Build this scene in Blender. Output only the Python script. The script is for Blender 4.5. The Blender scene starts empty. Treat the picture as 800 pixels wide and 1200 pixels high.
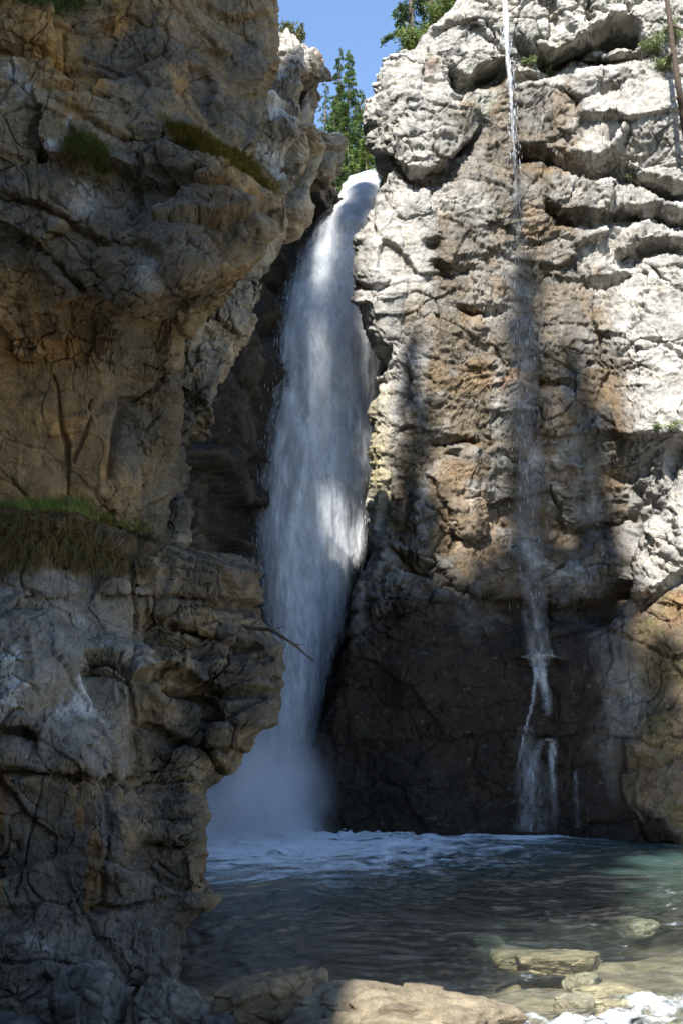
import bpy, math, time
import numpy as np
T0 = time.time()
def log(*a): print('[%.1f]' % (time.time() - T0), *a, flush=True)
rng = np.random.default_rng(7)
scene = bpy.context.scene
COL = scene.collection
Q = 1.0                      # mesh density

# ------------------------------------------------------------------ camera frame
F, PITCH, CH = 1300.0, math.radians(10), 2.6
cp, sp = math.cos(PITCH), math.sin(PITCH)
def P(u, v, Y):
    """world point at distance Y along the view line of photo position (u, v)"""
    u, v, Y = np.broadcast_arrays(np.asarray(u, float), np.asarray(v, float), np.asarray(Y, float))
    dx = u - 400.0; du = 600.0 - v
    dy = F * cp - sp * du; dz = F * sp + cp * du
    return np.stack([dx / dy * Y, Y, CH + dz / dy * Y], -1)
def on_water(u, v, z=0.0):
    du = 600.0 - v
    dy = F * cp - sp * du; dz = F * sp + cp * du
    Y = (z - CH) * dy / dz
    return P(u, v, Y)

# sun: from behind the camera, slightly left
SK = 0.25
EL = math.radians(48)
hs = np.array([-SK, -1.0]); hs /= np.linalg.norm(hs)
TO_SUN = np.array([hs[0] * math.cos(EL), hs[1] * math.cos(EL), math.sin(EL)])

# ------------------------------------------------------------------ noise
rt = np.random.default_rng(11)
PERM = rt.permutation(4096).astype(np.int32)
RND = rt.random((4096, 4)).astype(np.float32)
def hidx(i, j, k, seed=0):
    return PERM[(PERM[(PERM[(i + seed * 57) & 4095] + j) & 4095] + k) & 4095]
def chunked(fn, p, nout, csz=32768):
    sh = p.shape[:-1]; q = np.ascontiguousarray(p, np.float32).reshape(-1, 3); outs = None
    for i in range(0, len(q), csz):
        r = fn(q[i:i + csz]); r = r if isinstance(r, tuple) else (r,)
        if outs is None: outs = [np.empty((len(q),) + x.shape[1:], x.dtype) for x in r]
        for o, x in zip(outs, r): o[i:i + csz] = x
    outs = [o.reshape(sh + o.shape[1:]) for o in outs]
    return outs[0] if nout == 1 else tuple(outs)
R0, R1_, R2_ = (np.ascontiguousarray(RND[:, k]) for k in range(3))
def _vn(p, seed):
    f = np.floor(p); i = f.astype(np.int32); t = p - f
    t = t * t * t * (t * (t * 6 - 15) + 10)
    tx, ty, tz = t[:, 0], t[:, 1], t[:, 2]
    rx = []
    for a in (0, 1):
        ha = PERM[(i[:, 0] + (a + seed * 57)) & 4095] + i[:, 1]; ry = []
        for b in (0, 1):
            hb = PERM[(ha + b) & 4095] + i[:, 2]
            r0 = R0[PERM[hb & 4095]]; r1 = R0[PERM[(hb + 1) & 4095]]
            ry.append(r0 + (r1 - r0) * tz)
        rx.append(ry[0] + (ry[1] - ry[0]) * ty)
    return (rx[0] + (rx[1] - rx[0]) * tx) * 2 - 1
def vnoise(p, seed=0):
    """smooth value noise, -1..1"""
    return chunked(lambda q: _vn(q, seed), np.asarray(p), 1)
def fbm(p, octv=4, seed=0, gain=.5, lac=2.03):
    def f(q):
        s_ = 0; a = 1.0; n = 0
        for o in range(octv):
            s_ = s_ + np.float32(a) * _vn(q + np.float32(17.3 * o), seed + o); n += a
            a *= gain; q = q * np.float32(lac)
        return (s_ * np.float32(1.6 / n)).astype(np.float32)
    return chunked(f, np.asarray(p), 1)
def fvec(p, octv, seed):
    return np.stack([fbm(p, octv, seed + 31 * k) for k in range(3)], -1)
def voronoi(q, seed=0, blocky=False):
    """F1, F2, cell index, offset from the cell's point"""
    def f(q):
        fl = np.floor(q); i = fl.astype(np.int32); t = q - fl; n = len(q)
        F1 = np.full(n, 9, np.float32); F2 = F1.copy(); ID = np.zeros(n, np.int32)
        OX = np.zeros(n, np.float32); OY = OX.copy(); OZ = OX.copy()
        for a in (-1, 0, 1):
            ha = PERM[(i[:, 0] + (a + seed * 57)) & 4095] + i[:, 1]; xa = t[:, 0] - a
            for b in (-1, 0, 1):
                hb = PERM[(ha + b) & 4095] + i[:, 2]; yb = t[:, 1] - b
                for c in (-1, 0, 1):
                    h = PERM[(hb + c) & 4095]
                    dx = xa - R0[h]; dy = yb - R1_[h]; dz = t[:, 2] - c - R2_[h]
                    dx2 = dx * dx; dy2 = dy * dy; dz2 = dz * dz
                    d = dx2 * dx2 + dy2 * dy2 + dz2 * dz2 if blocky else dx2 + dy2 + dz2
                    m = d < F1
                    np.minimum(F2, np.where(m, F1, d), out=F2)
                    np.copyto(F1, d, where=m); np.copyto(ID, h, where=m)
                    np.copyto(OX, dx, where=m); np.copyto(OY, dy, where=m); np.copyto(OZ, dz, where=m)
        if blocky: F1 = np.sqrt(F1); F2 = np.sqrt(F2)
        return np.sqrt(F1), np.sqrt(F2), ID, np.stack([OX, OY, OZ], -1)
    return chunked(f, np.asarray(q), 4)
def sstep(a, b, x):
    t = np.clip((x - a) / (b - a), 0, 1); return t * t * (3 - 2 * t)
def lerp(a, b, t): return a + (b - a) * t
def mix(c, d, t):
    return c * (1 - t[..., None]) + np.asarray(d, np.float32) * t[..., None]
def blur(a, n):
    for ax in (0, 1):
        for _ in range(n):
            pa = np.pad(a, [(1, 1) if k == ax else (0, 0) for k in range(a.ndim)], mode='edge')
            s0 = [slice(None)] * a.ndim; s1 = list(s0); s2 = list(s0)
            s0[ax] = slice(0, -2); s1[ax] = slice(1, -1); s2[ax] = slice(2, None)
            a = (pa[tuple(s0)] + 2 * pa[tuple(s1)] + pa[tuple(s2)]) / 4
    return a

# ------------------------------------------------------------------ objects
def link(name, me, mat=None, parent=None):
    o = bpy.data.objects.new(name, me); COL.objects.link(o)
    if mat is not None and me is not None: me.materials.append(mat)
    if parent is not None: o.parent = parent
    return o
def tag(o, label=None, cat=None, group=None, kind=None):
    if label: o['label'] = label
    if cat: o['category'] = cat
    if group: o['group'] = group
    if kind: o['kind'] = kind
    return o
def empty(name, loc):
    o = bpy.data.objects.new(name, None); COL.objects.link(o); o.location = loc; return o
def mesh_from(name, V, faces, smooth=True, col=None, wet=None, extra=None):
    """faces: int array (n, k) of equal sized polygons"""
    V = np.ascontiguousarray(V.reshape(-1, 3), np.float32)
    faces = np.ascontiguousarray(faces, np.int32)
    me = bpy.data.meshes.new(name)
    n, k = faces.shape
    me.vertices.add(len(V)); me.vertices.foreach_set('co', V.ravel())
    me.loops.add(n * k); me.loops.foreach_set('vertex_index', faces.ravel())
    me.polygons.add(n)
    me.polygons.foreach_set('loop_start', np.arange(0, n * k, k, dtype=np.int32))
    me.polygons.foreach_set('use_smooth', np.full(n, smooth))
    me.update(calc_edges=True)
    if col is not None:
        a = me.attributes.new('Col', 'FLOAT_COLOR', 'POINT')
        c = np.ones((len(V), 4), np.float32); c[:, :3] = np.clip(col.reshape(-1, 3), 0, 1)
        a.data.foreach_set('color', c.ravel())
    for nm, arr in ([('wet', wet)] if wet is not None else []) + list((extra or {}).items()):
        a = me.attributes.new(nm, 'FLOAT', 'POINT')
        a.data.foreach_set('value', np.ascontiguousarray(arr.reshape(-1), np.float32))
    return me
def grid_faces(R, C, flip=False):
    i = np.arange(R * C).reshape(R, C)
    f = np.stack([i[:-1, :-1], i[1:, :-1], i[1:, 1:], i[:-1, 1:]], -1).reshape(-1, 4)
    return f[:, ::-1] if flip else f

# ------------------------------------------------------------------ materials
class NT:
    def __init__(s, name):
        s.m = bpy.data.materials.new(name); s.m.use_nodes = True
        s.t = s.m.node_tree; s.t.nodes.clear()
        s.out = s.n('ShaderNodeOutputMaterial')
    def n(s, ty, **kw):
        nd = s.t.nodes.new(ty)
        for k, v in kw.items(): setattr(nd, k, v)
        return nd
    def l(s, a, b): s.t.links.new(a, b)
    def attr(s, name): return s.n('ShaderNodeAttribute', attribute_name=name)
    def noise(s, scale, detail=4, rough=.55, vec=None, dist=0.):
        n = s.n('ShaderNodeTexNoise'); n.inputs['Scale'].default_value = scale
        n.inputs['Detail'].default_value = detail; n.inputs['Roughness'].default_value = rough
        n.inputs['Distortion'].default_value = dist
        if vec is not None: s.l(vec, n.inputs['Vector'])
        return n.outputs['Fac']
    def math(s, op, a, b=None, clamp=False):
        n = s.n('ShaderNodeMath', operation=op); n.use_clamp = clamp
        for k, x in enumerate((a, b)):
            if x is None: continue
            if hasattr(x, 'links'): s.l(x, n.inputs[k])
            else: n.inputs[k].default_value = x
        return n.outputs[0]
    def rng(s, x, a, b, c, d, smooth=False):
        n = s.n('ShaderNodeMapRange'); n.interpolation_type = 'SMOOTHSTEP' if smooth else 'LINEAR'
        s.l(x, n.inputs[0])
        for k, y in enumerate((a, b, c, d)): n.inputs[k + 1].default_value = y
        return n.outputs[0]
    def mixc(s, fac, a, b, mode='MIX'):
        n = s.n('ShaderNodeMix', data_type='RGBA', blend_type=mode)
        for idx, x in ((0, fac), (6, a), (7, b)):
            if hasattr(x, 'links'): s.l(x, n.inputs[idx])
            elif idx == 0: n.inputs[0].default_value = x
            else: n.inputs[idx].default_value = tuple(x) + (1,)
        return n.outputs[2]
    def obj(s, scale=(1, 1, 1)):
        tc = s.n('ShaderNodeTexCoord'); mp = s.n('ShaderNodeMapping')
        mp.inputs['Scale'].default_value = scale
        s.l(tc.outputs['Object'], mp.inputs['Vector']); return mp.outputs[0]
def bsdf(s, **kw):
    b = s.n('ShaderNodeBsdfPrincipled')
    for k, v in kw.items():
        k = k.replace('_', ' ')
        if hasattr(v, 'links'): s.l(v, b.inputs[k])
        else: b.inputs[k].default_value = v
    return b

def rock_material(name, fine=1.0, bump=.03, streak=.5):
    s = NT(name)
    vec = s.obj(); vst = s.obj((1, 1, .16))
    a = s.noise(3.1 * fine, 6, .62, vec); b = s.noise(19 * fine, 4, .65, vec); c = s.noise(2.6 * fine, 4, .6, vst)
    d = s.noise(70 * fine, 3, .6, vec)
    m = s.math('MULTIPLY', s.rng(a, .3, .7, .68, 1.3), s.rng(b, .3, .7, .74, 1.25))
    m = s.math('MULTIPLY', m, s.rng(c, .3, .7, 1 - .35 * streak, 1 + .3 * streak))
    m = s.math('MULTIPLY', m, s.rng(d, .3, .7, .84, 1.16))
    cmb = s.n('ShaderNodeCombineColor')
    for k in range(3): s.l(m, cmb.inputs[k])
    col = s.mixc(1.0, s.attr('Col').outputs['Color'], cmb.outputs[0], 'MULTIPLY')
    # scattered pale crusts and small lichen spots
    lich = s.rng(s.noise(8.5 * fine, 5, .7, vec), .60, .68, 0, .35)
    wet = s.attr('wet').outputs['Fac']
    col = s.mixc(s.math('MULTIPLY', lich, s.rng(wet, 0, .5, 1, .12)), col, (.42, .40, .35))
    gl = s.noise(26 * fine, 4, .6, vec)
    rough = s.math('SUBTRACT', .92, s.math('MULTIPLY', wet, s.rng(gl, .35, .65, .5, .80)), clamp=True)
    h = s.math('ADD', s.math('MULTIPLY', s.noise(9 * fine, 5, .72, vec), .42),
               s.math('MULTIPLY', s.noise(42 * fine, 3, .6, vec), .55))
    wv = s.n('ShaderNodeVectorMath', operation='ADD'); ad = s.n('ShaderNodeVectorMath', operation='SCALE'); ns = s.n('ShaderNodeTexNoise'); ns.inputs['Scale'].default_value = 4 * fine; ns.inputs['Detail'].default_value = 2
    s.l(vec, ns.inputs['Vector']); s.l(ns.outputs['Color'], ad.inputs[0]); ad.inputs['Scale'].default_value = .16 / fine
    s.l(vec, wv.inputs[0]); s.l(ad.outputs[0], wv.inputs[1])
    vv = s.n('ShaderNodeTexVoronoi', feature='F1', distance='CHEBYCHEV'); vv.inputs['Scale'].default_value = 5.5 * fine
    s.l(wv.outputs[0], vv.inputs['Vector']); sc3 = s.n('ShaderNodeSeparateColor'); s.l(vv.outputs['Color'], sc3.inputs[0])
    h = s.math('ADD', h, s.math('MULTIPLY', sc3.outputs[0], .85))
    bp = s.n('ShaderNodeBump'); bp.inputs['Strength'].default_value = 1.0; bp.inputs['Distance'].default_value = bump
    s.l(h, bp.inputs['Height'])
    p = bsdf(s, Base_Color=col, Roughness=rough, Normal=bp.outputs[0])
    s.l(s.rng(wet, 0, 1, .25, .38), p.inputs['Specular IOR Level'])
    s.l(p.outputs[0], s.out.inputs[0])
    return s.m

def simple_mat(name, col, rough=.8, var=.35, scale=6., transl=0., attr=False, spec=.3):
    s = NT(name)
    n = s.noise(scale, 4, .6, s.obj())
    v = s.rng(n, .3, .7, 1 - var, 1 + var)
    cmb = s.n('ShaderNodeCombineColor')
    for k in range(3): s.l(v, cmb.inputs[k])
    base = s.attr('Col').outputs['Color'] if attr else tuple(col)
    c = s.mixc(1.0, base, cmb.outputs[0], 'MULTIPLY')
    p = bsdf(s, Base_Color=c, Roughness=rough)
    p.inputs['Specular IOR Level'].default_value = spec
    if transl > 0:
        t = s.n('ShaderNodeBsdfTranslucent'); s.l(c, t.inputs[0])
        mx = s.n('ShaderNodeMixShader'); mx.inputs[0].default_value = transl
        s.l(p.outputs[0], mx.inputs[1]); s.l(t.outputs[0], mx.inputs[2]); s.l(mx.outputs[0], s.out.inputs[0])
    else: s.l(p.outputs[0], s.out.inputs[0])
    return s.m

# ------------------------------------------------------------------ rock relief
def rotm(ax, az):
    ca, sa, cz, sz = math.cos(ax), math.sin(ax), math.cos(az), math.sin(az)
    return (np.array([[ca, 0, sa], [0, 1, 0], [-sa, 0, ca]]) @ np.array([[cz, -sz, 0], [sz, cz, 0], [0, 0, 1]])).astype(np.float32)
ROT = [rotm(.12, .5), rotm(-.10, -.4), rotm(.2, .2)]
def rock_relief(W, seed, scales, crack=.05, bed=None, rough=.05, warp=1.):
    """W world points; scales: list of (size xyz, step, tilt); returns outward relief and per-cell tints"""
    Pw = W + warp * (.45 * fvec(W * .4, 2, seed) + .05 * fvec(W * 1.9, 2, seed + 5))
    patch = [np.clip(.62 + .75 * fbm(W * f_, 3, seed + 90 + i_), .12, 1.35) for i_, f_ in enumerate((.45, .9, 1.7))]
    D = np.zeros(W.shape[:-1], np.float32); tint = np.zeros_like(D); cav = np.zeros_like(D)
    for n, (sz, step, tilt) in enumerate(scales):
        q = Pw / np.asarray(sz)
        q = q + .022 * fvec(q * 2.3, 2, seed + 9)
        F1, F2, ID, OFF = voronoi(q @ ROT[n % 3], seed + 3 * n, True)
        r = RND[(ID * 7 + 13) & 4095]
        am = patch[n % 3] if np.max(sz) < 1.1 else 1.
        D += (r[..., 0] - .5) * step * am
        D += tilt * am * (OFF[..., 0] * (r[..., 1] - .5) * 2 + OFF[..., 2] * (r[..., 2] - .5) * 2.4 + OFF[..., 1] * (r[..., 3] - .5))
        e = F2 - F1
        g = 1 - sstep(0, .045, e)
        gate = sstep(-.25, .35, fbm(W * .9 / np.max(sz), 2, seed + 40 + n))
        D -= g * crack * gate * (1.6 if n == 0 else 1.0 / (n ** .7))
        tint += (r[..., 3] - .5) * (.55 if n < 2 else .3)
        cav = np.maximum(cav, g * gate)
    if bed is not None:
        th, amp, dip = bed
        zz = Pw[..., 2] + dip * W[..., 0] + .28 * fbm(W * .55, 3, seed + 60)
        b = zz / th + .8 * vnoise(np.stack([zz * .7 / th, zz * 0, zz * 0], -1), seed + 61)
        k = np.floor(b).astype(np.int32); fr = b - k
        hk = RND[(k * 131 + seed * 7) & 4095, 1]; hk2 = RND[((k + 1) * 131 + seed * 7) & 4095, 1]
        lay = lerp(hk, hk2, sstep(.86, 1.0, fr))
        gate = .35 + .65 * sstep(-.4, .4, fbm(W * .35, 2, seed + 62))
        D += amp * (lay - .5) * gate
        D += amp * .35 * (np.abs(fr - .5) * -2 + .5) * gate * .6
    D += rough * fbm(W * 2.2, 5, seed + 70, .55) + rough * .5 * (1 - 2 * np.abs(fbm(W * 5.1, 4, seed + 80)))
    return D.astype(np.float32), tint, cav

def polyline_dv(U, V, pts):
    """signed vertical distance (down positive) to a polyline v(u); plus gate inside its u-range"""
    pts = np.asarray(pts, float)
    vl = np.interp(U, pts[:, 0], pts[:, 1])
    return V - vl
def ledge(U, V, pts, out, rec, w_up=18., w_dn=12., soft=3., seed=0, W=None, wob=4.5):
    """an overhang: rock above the line stands out, rock below is cut back"""
    if W is not None:
        U = U + wob * vnoise(W * 2.1, seed + 7) ; V = V + wob * fbm(W * 1.5, 4, seed + 3, .6)
    pts = np.asarray(pts, float)
    d = polyline_dv(U, V, pts)
    g = sstep(pts[0, 0] - 7, pts[0, 0] + 7, U) * (1 - sstep(pts[-1, 0] - 7, pts[-1, 0] + 7, U))
    up = np.exp(-np.clip(-d, 0, None) / w_up) * out * .4
    dn = -np.exp(-(np.clip(d, 0, None) / (1.15 * w_dn)) ** 2.2) * rec * 1.7
    t = sstep(-soft, soft, d)
    g = g * (.7 + .5 * vnoise(W * 1.3, seed + 5)) if W is not None else g
    return g * lerp(up, dn, t)
def groove(U, V, pts, depth, width=2.2, W=None, wob=3., seed=0):
    """a crack along a free polyline in (u, v)"""
    if W is not None:
        U = U + wob * fbm(W * 1.7, 3, seed + 11); V = V + wob * fbm(W * 1.7, 3, seed + 12)
    D = np.full(U.shape, 1e9)
    for (x0, y0), (x1, y1) in zip(pts[:-1], pts[1:]):
        dx, dy = x1 - x0, y1 - y0
        t = np.clip(((U - x0) * dx + (V - y0) * dy) / (dx * dx + dy * dy), 0, 1)
        D = np.minimum(D, np.hypot(U - x0 - t * dx, V - y0 - t * dy))
    return -depth * np.exp(-(D / width) ** 2)
def blob(U, V, cu, cv, ru, rv, rot=0., p=2.):
    c, s_ = math.cos(rot), math.sin(rot)
    a = ((U - cu) * c + (V - cv) * s_) / ru; b = (-(U - cu) * s_ + (V - cv) * c) / rv
    return np.exp(-(a * a + b * b) ** (p / 2))
def poly_mask(U, V, pts, soft=8.):
    """soft inside mask of a polygon"""
    pts = np.asarray(pts, float); inside = np.zeros(U.shape, bool); D = np.full(U.shape, 1e9)
    n = len(pts)
    for i in range(n):
        x0, y0 = pts[i]; x1, y1 = pts[(i + 1) % n]
        c = ((y0 > V) != (y1 > V)) & (U < (x1 - x0) * (V - y0) / ((y1 - y0) if y1 != y0 else 1e-9) + x0)
        inside ^= c
        dx, dy = x1 - x0, y1 - y0
        t = np.clip(((U - x0) * dx + (V - y0) * dy) / (dx * dx + dy * dy + 1e-9), 0, 1)
        D = np.minimum(D, np.hypot(U - x0 - t * dx, V - y0 - t * dy))
    sd = np.where(inside, D, -D)
    return sstep(-soft, soft, sd)
def shep(U, V, pts, pw=3., ax=1., ay=1.):
    """inverse distance interpolation of (u, v, value)"""
    num = 0; den = 0
    for (a, b, y) in pts:
        w = 1.0 / ((((U - a) / ax) ** 2 + ((V - b) / ay) ** 2 + 500.) ** (pw / 2))
        num = num + w * y; den = den + w
    return num / den

def dense(lo, a, b, hi, step_in, step_out):
    """positions from lo to hi, fine between a and b, coarse outside"""
    L = list(np.arange(lo, a, step_out)) if lo < a else []
    M = list(np.arange(a, b, step_in))
    N = list(np.arange(b, hi + step_out * .5, step_out)) if hi > b else [b]
    return np.array(L + M + N, float)

def relief_cliff(name, edge_pts, vs, far_u, Yf, side, macro, meso, paint, mat, nface, nwrap, wrapD, wrapG, in_lo, round_px=38., round_m=.9):
    """A rock wall: a face seen from the pool, rounded at its traced edge and running back behind it.
    side=-1: the edge is the left one (the wall goes on to the right); +1: the reverse."""
    ep = np.asarray(edge_pts, float)
    e = np.interp(vs, ep[:, 0], ep[:, 1])
    e = e + 1.5 * vnoise(np.stack([vs * .11, vs * 0, vs * 0], -1), 5) + 1.2 * vnoise(np.stack([vs * .31, vs * 0, vs * 0], -1), 6)
    R = len(vs)
    # face columns as fractions: dense in the frame, coarse outside
    nc = nface
    t = np.linspace(0, 1, nc)
    U_in = in_lo + (e[:, None] - in_lo) * t[None, :]
    ncoarse = max(6, int(abs(far_u - in_lo) / 6))
    U_out = np.broadcast_to(np.linspace(far_u, in_lo, ncoarse, endpoint=False)[None, :], (R, ncoarse))
    U = np.concatenate([U_out, U_in], 1)
    V = np.broadcast_to(vs[:, None], U.shape).copy()
    Y = Yf(U, V)
    d = np.clip(1 - np.abs(U - e[:, None]) / round_px, 0, 1)
    Y = Y + round_m * (1 - np.sqrt(np.clip(1 - d * d, 0, 1)))
    W = P(U, V, Y)
    a = (np.linspace(0, 1, nwrap + 1)[1:] ** 1.6)[None, :]
    X = W[:, -1, 0][:, None] - side * wrapG * a
    Yw = W[:, -1, 1][:, None] + wrapD * a
    Zw = np.broadcast_to(W[:, -1, 2][:, None], X.shape)
    Ww = np.stack([X, Yw, Zw], -1)
    W = np.concatenate([W, Ww], 1)
    Uw = np.broadcast_to(e[:, None], X.shape); Vw = np.broadcast_to(vs[:, None], X.shape)
    U = np.concatenate([U, Uw], 1); V = np.concatenate([V, Vw], 1)
    def normals(W, nb, na):
        B = blur(W, nb)
        N = np.cross(np.gradient(B, axis=1), np.gradient(B, axis=0)); N /= np.linalg.norm(N, axis=-1, keepdims=True) + 1e-9
        if N[R // 2, ncoarse + nc // 2, 1] > 0: N = -N
        N = blur(N, na); return N / (np.linalg.norm(N, axis=-1, keepdims=True) + 1e-9)
    # distance behind or beside the traced edge, so that the outline keeps its place
    k = np.clip(1 - (np.abs(U - e[:, None]) / 45.), 0, 1); k[:, ncoarse + nc:] = 1
    N = normals(W, 10, 6)
    D = blur(macro(U, V, W), 1)
    mean = blur(D[::6, ::6], 8); iy = np.minimum(np.arange(R) // 6, mean.shape[0] - 1); ix = np.minimum(np.arange(W.shape[1]) // 6, mean.shape[1] - 1)
    D = D - k * np.maximum(mean[iy][:, ix], .0) - k * .35 * np.clip(D, 0, 9)
    W1 = W + N * D[..., None]
    # even out the vertex spacing along each column so that undersides get their share
    seg = np.linalg.norm(np.diff(W1, axis=0), axis=-1); base = np.linalg.norm(np.diff(W, axis=0), axis=-1)
    cum = np.concatenate([np.zeros((1, seg.shape[1])), np.cumsum(.35 * base + .65 * seg, 0)], 0)
    st_ = np.concatenate([[0], np.cumsum(np.diff(vs) * np.where(np.diff(vs) > 2.5 * np.median(np.diff(vs)), .35, 1))]); st_ = st_ / st_[-1]
    # keep the fine / coarse split of the rows, then share by length
    out = np.empty(W1.shape); U2 = np.empty_like(U); V2 = np.empty_like(V)
    lo = int(np.searchsorted(vs, -6)); hi = int(np.searchsorted(vs, 1203)) if vs[-1] > 1203 else len(vs) - 1
    for c_ in range(W1.shape[1]):
        t = cum[:, c_]; tn = t.copy(); tn[lo:hi + 1] = np.linspace(t[lo], t[hi], hi - lo + 1)
        tn[lo:hi + 1] = .7 * tn[lo:hi + 1] + .3 * t[lo:hi + 1]
        for q_ in range(3): out[:, c_, q_] = np.interp(tn, t, W1[:, c_, q_])
        U2[:, c_] = np.interp(tn, t, U[:, c_]); V2[:, c_] = np.interp(tn, t, V[:, c_])
    W1, U, V = out, U2, V2
    N1 = normals(W1, 7, 4)
    D, tint, cav = meso(U, V, W1)
    D = D * (1 - .3 * k)
    W2 = W1 + N1 * D[..., None]
    N = N1
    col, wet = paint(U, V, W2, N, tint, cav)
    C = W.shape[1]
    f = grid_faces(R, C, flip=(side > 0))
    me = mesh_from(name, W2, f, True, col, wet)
    o = link(name, me, mat)
    log(name, R * C)
    return o, (U, V, W2)

# ================================================================== RIGHT CLIFF
M_ROCK_R = rock_material('pale_limestone', fine=.8, bump=.05, streak=.6)
M_ROCK_L = rock_material('brown_limestone', fine=1.5, bump=.032, streak=.55)

R_EDGE = [(-300, 1500), (-140, 700), (-40, 566), (-10, 540), (5, 530), (25, 513), (45, 494), (58, 484), (62, 468), (68, 447), (85, 440), (108, 437), (113, 425), (135, 421), (165, 429),
          (190, 432), (215, 440), (228, 444), (250, 430), (280, 417), (320, 412), (350, 413), (385, 420), (410, 431), (430, 443), (445, 447),
          (458, 442), (480, 436), (520, 432), (570, 430), (600, 427), (620, 428), (640, 433), (655, 436), (668, 430), (690, 422), (720, 417), (750, 403), (775, 392),
          (800, 385), (850, 370), (900, 362), (940, 356), (975, 350), (1000, 346), (1040, 345)]
R_Y = [(430, 50, 25.3), (560, 0, 24.6), (700, 0, 24.6), (800, 0, 24.2), (440, 150, 24.6), (500, 150, 24.3), (600, 150, 25.0), (700, 120, 25.0), (790, 120, 24.3),
       (440, 300, 24.4), (520, 300, 24.4), (620, 300, 24.9), (720, 300, 24.9), (800, 300, 24.4), (450, 450, 24.7), (520, 450, 24.3), (600, 450, 24.6), (700, 450, 24.6), (800, 420, 23.9),
       (450, 580, 24.5), (520, 600, 24.0), (600, 600, 25.0), (660, 620, 25.2), (720, 600, 25.0), (790, 500, 23.6), (800, 620, 22.6), (770, 700, 22.8), (800, 760, 22.4),
       (440, 720, 23.9), (500, 720, 23.5), (560, 700, 23.8), (620, 705, 24.5), (690, 700, 24.4), (740, 740, 23.2), (620, 780, 23.3), (500, 800, 23.2), (400, 800, 24.0), (700, 800, 23.2), (790, 860, 22.3),
       (400, 900, 24.2), (500, 900, 23.5), (620, 900, 23.4), (700, 920, 23.2), (800, 950, 22.2), (400, 980, 24.2), (600, 980, 23.7), (800, 990, 22.2), (1100, 100, 21), (1100, 500, 20), (1100, 900, 17), (1300, 500, 15)]
def R_meso(U, V, W):
    D, tint, cav = rock_relief(W, 22, [((1.05, 1.05, .66), .17, .10), ((.40, .40, .26), .08, .05), ((.15, .15, .11), .045, .03)], crack=.062, bed=(.5, .03, .05), rough=.035)
    smooth_face = poly_mask(U, V, [(412, 260), (470, 210), (505, 260), (500, 340), (470, 460), (440, 420)], 14)
    return D * (1 - .5 * smooth_face) * (1 - .45 * sstep(700, 770, V)), tint, cav
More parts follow.
